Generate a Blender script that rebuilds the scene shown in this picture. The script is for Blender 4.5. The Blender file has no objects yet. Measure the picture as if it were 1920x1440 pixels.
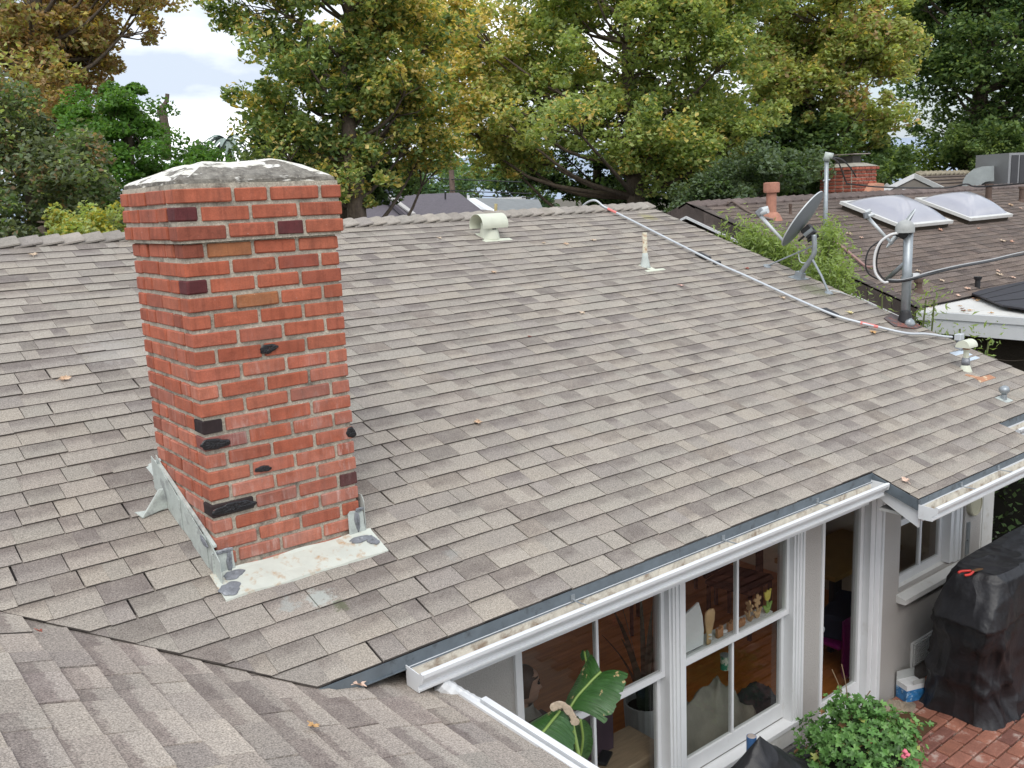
import bpy, math, random
import numpy as np
from mathutils import Matrix, Vector
random.seed(7); NP = np.random.default_rng(7)
S = bpy.context.scene
COLL = S.collection
# ------------------------------------------------------------------ camera
CAM = np.array([-1.3839, -3.9438, 1.4826]); YAW, PIT, ROL = [math.radians(a) for a in (38.2019, 11.1804, -2.5736)]; FPX = 1752.3
FW = np.array([math.sin(YAW)*math.cos(PIT), math.cos(YAW)*math.cos(PIT), -math.sin(PIT)])
_rt = np.array([math.cos(YAW), -math.sin(YAW), 0.]); _up = np.cross(_rt, FW)
RT = _rt*math.cos(ROL)+_up*math.sin(ROL); UP = -_rt*math.sin(ROL)+_up*math.cos(ROL)
cd = bpy.data.cameras.new('camera'); cam = bpy.data.objects.new('camera', cd); COLL.objects.link(cam)
cd.sensor_width = 36; cd.sensor_fit = 'HORIZONTAL'; cd.lens = FPX/1920*36; cd.clip_start = .05; cd.clip_end = 12000
M = Matrix.Identity(4)
for i in range(3):
    M[i][0] = RT[i]; M[i][1] = UP[i]; M[i][2] = -FW[i]; M[i][3] = CAM[i]
cam.matrix_world = M; S.camera = cam
# ------------------------------------------------------------------ world, sun, exposure
SUN_EL, SUN_AZ = math.radians(52), math.radians(-140)      # azimuth measured from +Y towards +X
w = bpy.data.worlds.new('World'); S.world = w; w.use_nodes = True
nt = w.node_tree; N = nt.nodes; L = nt.links; N.clear()
out = N.new('ShaderNodeOutputWorld'); bg = N.new('ShaderNodeBackground'); bg.inputs[1].default_value = .12
sky = N.new('ShaderNodeTexSky'); sky.sky_type = 'NISHITA'; sky.sun_disc = False; sky.sun_elevation = SUN_EL; sky.sun_rotation = SUN_AZ
sky.dust_density = 3; sky.air_density = 1.2
tc = N.new('ShaderNodeTexCoord'); mp = N.new('ShaderNodeMapping'); mp.inputs['Scale'].default_value = (1, 1, 3.2)
nz = N.new('ShaderNodeTexNoise'); nz.inputs['Scale'].default_value = 1.6; nz.inputs['Detail'].default_value = 8; nz.inputs['Roughness'].default_value = .55
cr = N.new('ShaderNodeValToRGB'); cr.color_ramp.elements[0].position = .30; cr.color_ramp.elements[1].position = .50
cc = N.new('ShaderNodeValToRGB'); cc.color_ramp.elements[0].position = .43; cc.color_ramp.elements[1].position = .64
cc.color_ramp.elements[0].color = (3.5, 3.95, 4.6, 1); cc.color_ramp.elements[1].color = (8.8, 8.9, 9.0, 1)
nz2 = N.new('ShaderNodeTexNoise'); nz2.inputs['Scale'].default_value = 3.1; nz2.inputs['Detail'].default_value = 7
mx = N.new('ShaderNodeMix'); mx.data_type = 'RGBA'
L.new(tc.outputs['Generated'], mp.inputs[0]); L.new(mp.outputs[0], nz.inputs[0]); L.new(mp.outputs[0], nz2.inputs[0])
L.new(nz.outputs[0], cr.inputs[0]); L.new(nz2.outputs[0], cc.inputs[0])
L.new(cr.outputs[0], mx.inputs[0]); L.new(sky.outputs[0], mx.inputs[6]); L.new(cc.outputs[0], mx.inputs[7])
L.new(mx.outputs[2], bg.inputs[0]); L.new(bg.outputs[0], out.inputs[0])
sl = bpy.data.lights.new('sun', 'SUN'); sl.energy = 1.1; sl.angle = math.radians(38); sl.color = (1, .96, .9)
so = bpy.data.objects.new('sun', sl); COLL.objects.link(so)
sd = Vector((math.sin(SUN_AZ)*math.cos(SUN_EL), math.cos(SUN_AZ)*math.cos(SUN_EL), math.sin(SUN_EL)))
so.rotation_euler = sd.to_track_quat('Z', 'Y').to_euler(); so.location = (0, 0, 20)
S.view_settings.view_transform = 'Standard'; S.view_settings.look = 'None'; S.view_settings.exposure = .85; S.view_settings.gamma = 1
S.view_settings.use_curve_mapping = False
# ------------------------------------------------------------------ geometry helpers
def ray(u, v):
    return FW+RT*(u-960)/FPX+UP*(720-v)/FPX
def at(u, v, d):
    r = ray(u, v); return CAM+r*d/math.hypot(r[0], r[1])
def on(u, v, n, c):
    r = ray(u, v); n = np.array(n, float); return CAM+r*((c-CAM@n)/(r@n))
def onx(u, v, x): return on(u, v, (1, 0, 0), x)
def ony(u, v, y): return on(u, v, (0, 1, 0), y)
def onz(u, v, z): return on(u, v, (0, 0, 1), z)
def proj(P):
    d = np.asarray(P)-CAM; z = d@FW
    return 960+FPX*(d@RT)/z, 720-FPX*(d@UP)/z, z
WM = {}
def put(o, parent=None, M=None, label=None, cat=None, group=None, kind=None):
    COLL.objects.link(o)
    M = M or Matrix.Identity(4)
    if parent is not None:
        o.parent = parent; o.matrix_parent_inverse = WM[parent.name].inverted()
    o.matrix_basis = M; WM[o.name] = M.copy()
    if label: o['label'] = label
    if cat: o['category'] = cat
    if group: o['group'] = group
    if kind: o['kind'] = kind
    return o
def thing(name, loc, label, cat, group=None):
    o = bpy.data.objects.new(name, None); o.empty_display_size = .1
    return put(o, None, Matrix.Translation(Vector([float(a) for a in loc])), label, cat, group)
def nrm(v):
    v = np.asarray(v, float); return v/(np.linalg.norm(v)+1e-12)
def frame(d):
    d = nrm(d); a = np.array([0, 0, 1.]) if abs(d[2]) < .9 else np.array([1., 0, 0])
    x = nrm(np.cross(a, d)); return x, np.cross(d, x), d
class MB:
    def __init__(s): s.V = []; s.F = []; s.UV = []; s.C = []; s.sm = False
    def f(s, idx, uv=None, c=None): s.F.append(tuple(idx)); s.UV.append(uv); s.C.append(c)
    def poly(s, pts, c=None, uv=None):
        b = len(s.V); s.V += [tuple(map(float, p)) for p in pts]; s.f(range(b, b+len(pts)), uv, c); return s
    def box(s, lo, hi, c=None, ch=0, R=None, o=(0, 0, 0)):
        lo = np.array(lo, float); hi = np.array(hi, float); ct = (lo+hi)/2; h = (hi-lo)/2
        P = []; F = []
        if ch <= 0:
            for z in (-1, 1):
                for y in (-1, 1):
                    for x in (-1, 1): P.append(np.array([x, y, z])*h)
            F = [(0, 2, 3, 1), (4, 5, 7, 6), (0, 1, 5, 4), (2, 6, 7, 3), (0, 4, 6, 2), (1, 3, 7, 5)]
        else:
            ix = {}
            for z in (-1, 1):
                for y in (-1, 1):
                    for x in (-1, 1):
                        for ax in range(3):
                            q = np.array([x, y, z])*h
                            for k in range(3):
                                if k != ax: q[k] -= math.copysign(ch, q[k])
                            ix[(x, y, z, ax)] = len(P); P.append(q)
            for ax in range(3):
                a, b = [k for k in range(3) if k != ax]
                for sg in (-1, 1):
                    loop = []
                    for (p, q) in ((-1, -1), (1, -1), (1, 1), (-1, 1)):
                        k = [0, 0, 0]; k[ax] = sg; k[a] = p; k[b] = q; loop.append(ix[(*k, ax)])
                    F.append(tuple(loop))
            for ax in range(3):
                a, b = [k for k in range(3) if k != ax]
                for p in (-1, 1):
                    for q in (-1, 1):
                        l = []
                        for e, axx in ((-1, a), (-1, b), (1, b), (1, a)):
                            k = [0, 0, 0]; k[ax] = e; k[a] = p; k[b] = q; l.append(ix[(*k, axx)])
                        F.append(tuple(l))
            for z in (-1, 1):
                for y in (-1, 1):
                    for x in (-1, 1): F.append(tuple(ix[(x, y, z, k)] for k in range(3)))
        b0 = len(s.V); o = np.array(o, float)
        for q in P:
            s.V.append(tuple(q+ct+o if R is None else R@(q+ct)+o))
        # orient outward
        for fc in F:
            pts = [np.array(P[i]) for i in fc]; n = np.cross(pts[1]-pts[0], pts[2]-pts[0]); m = sum(pts)/len(pts)
            if n@m < 0: fc = fc[::-1]
            s.f([b0+i for i in fc], None, c)
        return s
    def tube(s, path, r, seg=8, c=None, cap=True):
        path = [np.array(p, float) for p in path]; n = len(path)
        rs = r if hasattr(r, '__len__') else [r]*n
        b = len(s.V); px = None
        for i, p in enumerate(path):
            d = nrm(path[min(i+1, n-1)]-path[max(i-1, 0)])
            if px is None: px, py, _ = frame(d)
            else:
                px = nrm(px-d*(px@d)); py = np.cross(d, px)
            for k in range(seg):
                a = 2*math.pi*k/seg; s.V.append(tuple(p+(px*math.cos(a)+py*math.sin(a))*rs[i]))
        for i in range(n-1):
            for k in range(seg):
                a = b+i*seg+k; a2 = b+i*seg+(k+1) % seg; s.f((a, a2, a2+seg, a+seg), None, c)
        if cap:
            s.f([b+k for k in range(seg)][::-1], None, c); s.f([b+(n-1)*seg+k for k in range(seg)], None, c)
        return s
    def lathe(s, base, axis, prof, seg=16, c=None, sx=1., sy=1., a0=0):
        x, y, z = frame(axis); base = np.array(base, float); b = len(s.V)
        for (r, h) in prof:
            for k in range(seg):
                a = a0+2*math.pi*k/seg; s.V.append(tuple(base+x*math.cos(a)*r*sx+y*math.sin(a)*r*sy+z*h))
        for i in range(len(prof)-1):
            for k in range(seg):
                a = b+i*seg+k; a2 = b+i*seg+(k+1) % seg; s.f((a, a2, a2+seg, a+seg), None, c)
        s.f([b+k for k in range(seg)][::-1], None, c); s.f([b+(len(prof)-1)*seg+k for k in range(seg)], None, c)
        return s
    def prism(s, pts, d, c=None):
        n = len(pts); pts = [np.array(p, float) for p in pts]; d = np.array(d, float); b = len(s.V)
        s.V += [tuple(p) for p in pts]+[tuple(p+d) for p in pts]
        nn = sum(np.cross(pts[i], pts[(i+1) % n]) for i in range(n))
        fl = nn@d < 0
        def add(fc): s.f(fc[::-1] if fl else fc, None, c)
        add([b+i for i in range(n)][::-1]); add([b+n+i for i in range(n)])
        for i in range(n):
            j = (i+1) % n; add([b+i, b+j, b+n+j, b+n+i])
        return s
    def grid(s, G, c=None, uv=False, flip=False):
        nr, nc = len(G), len(G[0]); b = len(s.V)
        for r in G: s.V += [tuple(map(float, p)) for p in r]
        for i in range(nr-1):
            for j in range(nc-1):
                fc = [b+i*nc+j, b+i*nc+j+1, b+(i+1)*nc+j+1, b+(i+1)*nc+j]
                u = [(j/(nc-1), i/(nr-1)), ((j+1)/(nc-1), i/(nr-1)), ((j+1)/(nc-1), (i+1)/(nr-1)), (j/(nc-1), (i+1)/(nr-1))]
                if flip: fc = fc[::-1]; u = u[::-1]
                s.f(fc, u if uv else None, c)
        return s
    def mesh(s, name, mat, smooth=False):
        me = bpy.data.meshes.new(name); me.from_pydata(s.V, [], s.F); me.materials.append(mat)
        if getattr(s, 'mi', None): me.materials.append(s.mat2); me.polygons.foreach_set('material_index', s.mi)
        if any(u is not None for u in s.UV):
            uvl = me.uv_layers.new(name='UVMap'); a = np.zeros((len(me.loops), 2)); k = 0
            for fc, u in zip(s.F, s.UV):
                if u is not None: a[k:k+len(fc)] = u
                k += len(fc)
            uvl.data.foreach_set('uv', a.ravel())
        if any(c is not None for c in s.C):
            ca = me.color_attributes.new('Col', 'FLOAT_COLOR', 'CORNER'); a = np.ones((len(me.loops), 4)); k = 0
            for fc, c in zip(s.F, s.C):
                if c is not None: a[k:k+len(fc), :len(c)] = c
                k += len(fc)
            ca.data.foreach_set('color', a.ravel())
        if smooth: me.polygons.foreach_set('use_smooth', [True]*len(me.polygons))
        me.update(); return me
    def obj(s, name, mat, parent=None, smooth=False, color=None, **kw):
        o = bpy.data.objects.new(name, s.mesh(name, mat, smooth)); put(o, parent, None, **kw)
        if color: o.color = (*color, 1) if len(color) == 3 else color
        return o
def npmesh(name, V, F4, mat, col=None):
    me = bpy.data.meshes.new(name); k = F4.shape[1]; nf = len(F4)
    me.vertices.add(len(V)); me.vertices.foreach_set('co', V.astype(np.float32).ravel())
    me.loops.add(nf*k); me.loops.foreach_set('vertex_index', F4.astype(np.int32).ravel())
    me.polygons.add(nf); me.polygons.foreach_set('loop_start', np.arange(0, nf*k, k, dtype=np.int32))
    me.materials.append(mat)
    if col is not None:
        ca = me.color_attributes.new('Col', 'FLOAT_COLOR', 'POINT')
        a = np.ones((len(V), 4), np.float32); a[:, :3] = col; ca.data.foreach_set('color', a.ravel())
    me.update(calc_edges=True); return me
def rotz(a):
    c, s_ = math.cos(a), math.sin(a); return np.array([[c, -s_, 0], [s_, c, 0], [0, 0, 1.]])
# ------------------------------------------------------------------ materials
def nodes(name):
    m = bpy.data.materials.new(name); m.use_nodes = True; t = m.node_tree; t.nodes.clear()
    o = t.nodes.new('ShaderNodeOutputMaterial'); p = t.nodes.new('ShaderNodeBsdfPrincipled'); t.links.new(p.outputs[0], o.inputs[0])
    return m, t, p, o
def noise(t, vec, scale, detail=4, rough=.55, sc=None):
    n = t.nodes.new('ShaderNodeTexNoise'); n.inputs['Scale'].default_value = scale; n.inputs['Detail'].default_value = detail; n.inputs['Roughness'].default_value = rough
    if sc:
        mp = t.nodes.new('ShaderNodeMapping'); mp.inputs['Scale'].default_value = sc; t.links.new(vec, mp.inputs[0]); vec = mp.outputs[0]
    t.links.new(vec, n.inputs['Vector']); return n.outputs[0]
def mrange(t, x, a, b, c, d):
    n = t.nodes.new('ShaderNodeMapRange'); t.links.new(x, n.inputs[0])
    for i, v in enumerate((a, b, c, d)): n.inputs[i+1].default_value = v
    return n.outputs[0]
def mixc(t, fac, a, b, mode='MIX'):
    n = t.nodes.new('ShaderNodeMix'); n.data_type = 'RGBA'; n.blend_type = mode
    for s_, v in ((0, fac), (6, a), (7, b)):
        if isinstance(v, (tuple, list)): n.inputs[s_].default_value = (*v, 1) if len(v) == 3 else v
        elif isinstance(v, (int, float)): n.inputs[s_].default_value = v
        else: t.links.new(v, n.inputs[s_])
    return n.outputs[2]
def math_(t, op, a, b=0.):
    n = t.nodes.new('ShaderNodeMath'); n.operation = op
    for i, v in enumerate((a, b)):
        if isinstance(v, (int, float)): n.inputs[i].default_value = v
        else: t.links.new(v, n.inputs[i])
    return n.outputs[0]
def bump(t, p, h, dist, strength=1.):
    b = t.nodes.new('ShaderNodeBump'); b.inputs['Strength'].default_value = strength; b.inputs['Distance'].default_value = dist
    t.links.new(h, b.inputs['Height']); t.links.new(b.outputs[0], p.inputs['Normal']); return b
def src(t, kind, col=None):
    if kind == 'obj':
        n = t.nodes.new('ShaderNodeObjectInfo'); return n.outputs['Color'], n.outputs['Alpha']
    if kind == 'attr':
        n = t.nodes.new('ShaderNodeAttribute'); n.attribute_name = 'Col'; return n.outputs['Color'], n.outputs['Alpha']
    n = t.nodes.new('ShaderNodeRGB'); n.outputs[0].default_value = (*col, 1); return n.outputs[0], None
def pm(name, col=(.5, .5, .5), rough=.6, metal=0., var=.12, vs=6., bd=0., bs=80., kind='rgb', stain=None, spec=.5, fine=0., fs=120., vsc=None, sheen=0):
    """general painted / plain surface: tone variation, fine grain, bump and stains"""
    m, t, p, o = nodes(name); g = t.nodes.new('ShaderNodeNewGeometry').outputs['Position']
    c, _ = src(t, kind, col)
    f = mrange(t, noise(t, g, vs, 5, .6, vsc), .25, .75, 1-var, 1+var); c = mixc(t, 1., c, f, 'MULTIPLY')
    if fine: c = mixc(t, 1., c, mrange(t, noise(t, g, fs, 2, .6), .3, .7, 1-fine, 1+fine), 'MULTIPLY')
    if stain:
        sc_, ss, lo, hi, amt = stain
        k = mrange(t, noise(t, g, ss, 6, .65), lo, hi, 0, amt); c = mixc(t, k, c, sc_)
    t.links.new(c, p.inputs['Base Color']); p.inputs['Roughness'].default_value = rough; p.inputs['Metallic'].default_value = metal
    p.inputs['Specular IOR Level'].default_value = spec
    if sheen: p.inputs['Sheen Weight'].default_value = sheen
    if bd: bump(t, p, noise(t, g, bs, 4, .6), bd)
    return m
STAINS = []
for u_, v_, r_, c_s, a_s in ((600, 1122, .16, (.42, .45, .42), .75), (640, 1138, .09, (.10, .11, .06), .7), (540, 1135, .12, (.34, .36, .34), .6), (1530, 545, .45, (.13, .15, .07), .55), (1720, 640, .25, (.09, .08, .07), .6), (1215, 408, .3, (.30, .28, .10), .5), (845, 1040, .12, (.30, .30, .28), .5), (210, 660, .5, (.38, .36, .34), .35)):
    q_s = on(u_, v_, (0, -.3448, 1), -.1113); STAINS.append((*[float(k_) for k_ in q_s], r_, c_s, a_s))
def shingle_mat(name, kind, dark, light, gran=170., hi=None, bw=(-.22, .16), gc=(.40, 1.6)):
    m, t, p, o = nodes(name); g = t.nodes.new('ShaderNodeNewGeometry').outputs['Position']
    c, a = src(t, kind)
    uv = t.nodes.new('ShaderNodeUVMap'); uv.uv_map = 'UVMap'; sp = t.nodes.new('ShaderNodeSeparateXYZ'); t.links.new(uv.outputs[0], sp.inputs[0])
    # printed dark band along the top of each exposed tab (threshold in the alpha)
    v = math_(t, 'ADD', sp.outputs['Y'], mrange(t, noise(t, g, 38, 3, .6), .3, .7, -.10, .10))
    thr = math_(t, 'ADD', a, 0.)
    dv = math_(t, 'SUBTRACT', v, thr); k = mrange(t, dv, bw[0], bw[1], 0, 1)
    k = math_(t, 'MULTIPLY', k, mrange(t, noise(t, g, 9, 3, .6), .3, .65, .45, 1.))
    c = mixc(t, k, c, mixc(t, 1., c, dark, 'MULTIPLY')); 
    c = mixc(t, mrange(t, noise(t, g, 3.2, 5, .6), .35, .7, 0, .35), c, mixc(t, 1., c, light, 'MULTIPLY'))
    gr = noise(t, g, gran, 3, .75); gr2 = noise(t, g, gran*2.3, 2, .7)
    c = mixc(t, 1., c, mrange(t, gr, .28, .72, *gc), 'MULTIPLY')
    sp2 = mrange(t, gr2, .66, .74, 0, .5); c = mixc(t, sp2, c, (.62, .58, .52))
    sp3 = mrange(t, gr2, .26, .34, .55, 0); c = mixc(t, sp3, c, (.05, .045, .045))
    for (px_, py_, pz_, rad_, col_, am_) in STAINS:
        vm = t.nodes.new('ShaderNodeVectorMath'); vm.operation = 'DISTANCE'; t.links.new(g, vm.inputs[0]); vm.inputs[1].default_value = (px_, py_, pz_)
        kk = math_(t, 'ADD', mrange(t, vm.outputs['Value'], 0, rad_, .36, -.34), noise(t, g, 32, 5, .7)); c = mixc(t, mrange(t, kk, .55, .72, 0, am_), c, col_)
    # streaky weathering that runs down the slope and a little algae
    if hi: c = mixc(t, mrange(t, noise(t, g, 1.1, 4, .6), .42, .7, 0, hi[3]), c, hi[:3])
    c = mixc(t, mrange(t, sp.outputs['Y'], 0, .35, .22, 0), c, mixc(t, 1., c, (1.3, 1.28, 1.24), 'MULTIPLY'))
    t.links.new(c, p.inputs['Base Color']); p.inputs['Roughness'].default_value = .93; p.inputs['Specular IOR Level'].default_value = .25
    hsum = math_(t, 'ADD', gr, math_(t, 'MULTIPLY', noise(t, g, 30, 2, .5), 1.2))
    bump(t, p, hsum, .0016, .8)
    return m
def brick_mat(name, kind, zs=.5, wear=1.):
    m, t, p, o = nodes(name); gn = t.nodes.new('ShaderNodeNewGeometry'); g = gn.outputs['Position']
    c, a = src(t, kind); sp = t.nodes.new('ShaderNodeSeparateXYZ'); t.links.new(g, sp.inputs[0])
    c = mixc(t, 1., c, mrange(t, noise(t, g, 11, 5, .65), .25, .75, .72, 1.25), 'MULTIPLY')
    c = mixc(t, 1., c, mrange(t, noise(t, g, 160, 2, .7), .3, .7, .86, 1.12), 'MULTIPLY')
    # vertical kiln marks
    ks = mrange(t, noise(t, g, 1, 3, .6, (34, 34, 2.2)), .52, .6, 0, .35); c = mixc(t, ks, c, mixc(t, 1., c, (.55, .5, .5), 'MULTIPLY'))
    if wear:
        zf = mrange(t, sp.outputs['Z'], .25, 1.1, 1, .12)
        ef = mrange(t, noise(t, g, 1, 5, .7, (30, 30, 7)), .5, .72, 0, .75); ef = math_(t, 'MULTIPLY', ef, zf)
        e2 = mrange(t, noise(t, g, 5, 4, .6), .42, .62, 0, 1); ef = math_(t, 'MULTIPLY', math_(t, 'MULTIPLY', ef, e2), a)
        c = mixc(t, ef, c, (.62, .50, .46))
        c = mixc(t, math_(t, 'MULTIPLY', math_(t, 'MULTIPLY', mrange(t, noise(t, g, 4, 4, .6), .35, .6, .04, .30), zf), a), c, (.56, .36, .31))
        ch = mrange(t, noise(t, g, 55, 3, .7), .69, .74, 0, .7); c = mixc(t, math_(t, 'MULTIPLY', ch, a), c, (.6, .45, .4))
        gm = mrange(t, noise(t, g, 14, 5, .7), .55, .75, 0, .6); zt = mrange(t, sp.outputs['Z'], .9, 1.7, 0.1, 1)
        c = mixc(t, math_(t, 'MULTIPLY', gm, zt), c, (.05, .035, .03))
    t.links.new(c, p.inputs['Base Color']); p.inputs['Roughness'].default_value = .85; p.inputs['Specular IOR Level'].default_value = .3
    h = math_(t, 'ADD', noise(t, g, 60, 5, .7), math_(t, 'MULTIPLY', noise(t, g, 14, 2, .5), 1.5)); bump(t, p, h, .003, .7)
    return m
def leaf_mat(name, trans=.45, rough=.55, var=.25):
    m, t, p, o = nodes(name); g = t.nodes.new('ShaderNodeNewGeometry').outputs['Position']
    c, _ = src(t, 'attr'); c = mixc(t, 1., c, mrange(t, noise(t, g, 9, 3, .6), .3, .7, 1-var, 1+var), 'MULTIPLY')
    t.links.new(c, p.inputs['Base Color']); p.inputs['Roughness'].default_value = rough; p.inputs['Specular IOR Level'].default_value = .35
    tr = t.nodes.new('ShaderNodeBsdfTranslucent'); t.links.new(mixc(t, 1., c, (1.25, 1.2, .6), 'MULTIPLY'), tr.inputs[0])
    ms = t.nodes.new('ShaderNodeMixShader'); ms.inputs[0].default_value = trans
    t.links.new(p.outputs[0], ms.inputs[1]); t.links.new(tr.outputs[0], ms.inputs[2]); t.links.new(ms.outputs[0], o.inputs[0]); return m
def glass_mat(name, tint=(.93, .96, .95), ior=1.5, base=0.):
    m, t, p, o = nodes(name); t.nodes.remove(p)
    tr = t.nodes.new('ShaderNodeBsdfTransparent'); tr.inputs[0].default_value = (*tint, 1)
    gl = t.nodes.new('ShaderNodeBsdfGlossy'); gl.inputs['Roughness'].default_value = .01
    fr = t.nodes.new('ShaderNodeFresnel'); fr.inputs[0].default_value = ior; gb = t.nodes.new('ShaderNodeNewGeometry')
    ms = t.nodes.new('ShaderNodeMixShader'); t.links.new(math_(t, 'MULTIPLY', fr.outputs[0], math_(t, 'SUBTRACT', 1., gb.outputs['Backfacing'])), ms.inputs[0])
    t.links.new(tr.outputs[0], ms.inputs[1]); t.links.new(gl.outputs[0], ms.inputs[2]); t.links.new(ms.outputs[0], o.inputs[0]); return m
DK = (.64, .615, .625); LT = (1.22, 1.2, 1.14)
M_SHO = shingle_mat('shingle_granules', 'obj', DK, LT); M_SHA = shingle_mat('shingle_granules_joined', 'attr', DK, LT)
M_SHO2 = shingle_mat('near_shingle', 'obj', (.64, .605, .62), LT, 150., None, (-.04, .05), (.30, 1.70)); M_SHA2 = shingle_mat('near_shingle_joined', 'attr', (.64, .605, .62), LT, 150., None, (-.04, .05), (.30, 1.70))
M_NSO = shingle_mat('brown_shingle', 'obj', (.7, .68, .7), (1.25, 1.2, 1.2), 60.); M_NSA = shingle_mat('brown_shingle_joined', 'attr', (.7, .68, .7), (1.25, 1.2, 1.2), 60.)
M_BR = brick_mat('red_brick', 'obj'); M_BRF = brick_mat('far_brick', 'obj', wear=0)
M_MORT = pm('mortar', (.44, .40, .325), .95, var=.35, vs=9, bd=.006, bs=90, fine=.25, fs=140, stain=((.07, .06, .05), 8, .52, .7, .8))
M_WHITE = pm('white_paint', (.70, .71, .72), .42, var=.05, vs=5, bd=.0006, bs=60, stain=((.45, .43, .38), 7, .62, .8, .45))
M_WHITE2 = pm('white_trim_weathered', (.63, .63, .61), .5, var=.07, vs=8, bd=.001, bs=50, stain=((.38, .33, .26), 12, .58, .74, .5))
M_STUC = pm('stucco', (.42, .40, .378), .95, var=.06, vs=2.5, bd=.006, bs=170, fine=.09, fs=200)
M_DECK = pm('roof_felt', (.035, .03, .03), .95)
M_DRIP = pm('drip_edge_metal', (.16, .19, .215), .45, .35, var=.22, vs=9, stain=((.05, .05, .05), 14, .56, .7, .7))
M_GIN = pm('gutter_dirt', (.60, .56, .48), .9, var=.25, vs=16, bd=.004, bs=60, stain=((.20, .13, .08), 9, .50, .64, .8))
M_FLASH = pm('painted_flashing', (.46, .50, .47), .55, .0, var=.14, vs=12, bd=.003, bs=24, fine=.08, stain=((.24, .25, .25), 13, .52, .66, .75))
M_FLRUST = pm('rusty_flashing', (.54, .56, .50), .5, 0, var=.08, vs=10, bd=.002, bs=30, stain=((.42, .25, .12), 15, .53, .66, .8))
M_TAR = pm('grey_sealant', (.19, .20, .22), .6, var=.35, vs=26, bd=.006, bs=60, stain=((.5, .52, .55), 20, .56, .68, .6))
M_GALV = pm('galvanised_steel', (.33, .36, .38), .42, .55, var=.15, vs=14)
M_DISH = pm('dish_grey', (.20, .215, .23), .5, .1, var=.08, vs=6)
M_DISHL = pm('dish_light', (.52, .55, .56), .5, .1, var=.08, vs=9)
M_COND = pm('conduit', (.55, .58, .61), .4, .2, var=.07, vs=6)
M_BLK = pm('black_rubber', (.018, .018, .02), .55, var=.2)
M_CREAM = pm('cream_paint', (.60, .62, .51), .5, var=.07, vs=10, stain=((.35, .28, .16), 14, .62, .75, .6))
M_REDTAPE = pm('red_tape', (.75, .22, .20), .5)
M_COPPER = pm('copper_flash', (.50, .26, .17), .6, .1, var=.2, vs=8)
M_EDGE = pm('shingle_cut_edge', (.085, .074, .066), .95, var=.35, vs=14)  # dark asphalt edge; its darkness also draws the shadow line under each course
M_CONC = None
M_PANE = glass_mat('window_glass', tint=(.88, .89, .88), ior=1.47)
M_WOODF = pm('wood_floor', (.50, .17, .036), .35, var=.3, vs=3, vsc=(1, 9, 1))
M_INWALL = pm('interior_wall', (.50, .41, .31), .9)
M_BARK = pm('bark', (.11, .085, .065), .95, var=.4, vs=7, vsc=(3, 3, .7), bd=.03, bs=14)
M_LEAF = leaf_mat('tree_leaf', .5); M_LEAF2 = leaf_mat('shiny_leaf', .25, .4)
M_WOOD = pm('pale_wood', (.50, .33, .17), .6, var=.15, vs=20)
M_DARKW = pm('dark_brown_stucco', (.050, .038, .026), .95, var=.15, vs=3, bd=.004, bs=60)
M_PLAST = pm('grey_plastic', (.22, .23, .24), .5)
def cm():    # concrete crown with white sealant smears
    m, t, p, o = nodes('concrete_crown'); g = t.nodes.new('ShaderNodeNewGeometry').outputs['Position']
    sp = t.nodes.new('ShaderNodeSeparateXYZ'); t.links.new(g, sp.inputs[0])
    c = mixc(t, mrange(t, noise(t, g, 22, 6, .7), .3, .7, 0, 1), (.07, .06, .05), (.30, .28, .24))
    c = mixc(t, mrange(t, noise(t, g, 90, 3, .7), .58, .7, 0, .8), c, (.42, .38, .32))
    q, _ = src(t, 'attr')
    k = mrange(t, math_(t, 'ADD', noise(t, g, 1, 4, .6, (9, 9, 40)), math_(t, 'MULTIPLY', q, .33)), .62, .68, 0, 1)
    c = mixc(t, k, c, mixc(t, mrange(t, noise(t, g, 30, 3, .6), .3, .7, 0, 1), (.85, .84, .80), (.60, .57, .48)))
    t.links.new(c, p.inputs['Base Color']); p.inputs['Roughness'].default_value = .85
    bump(t, p, math_(t, 'ADD', noise(t, g, 60, 5, .7), math_(t, 'MULTIPLY', k, .4)), .006, .8); return m
M_CONC = cm()
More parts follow.
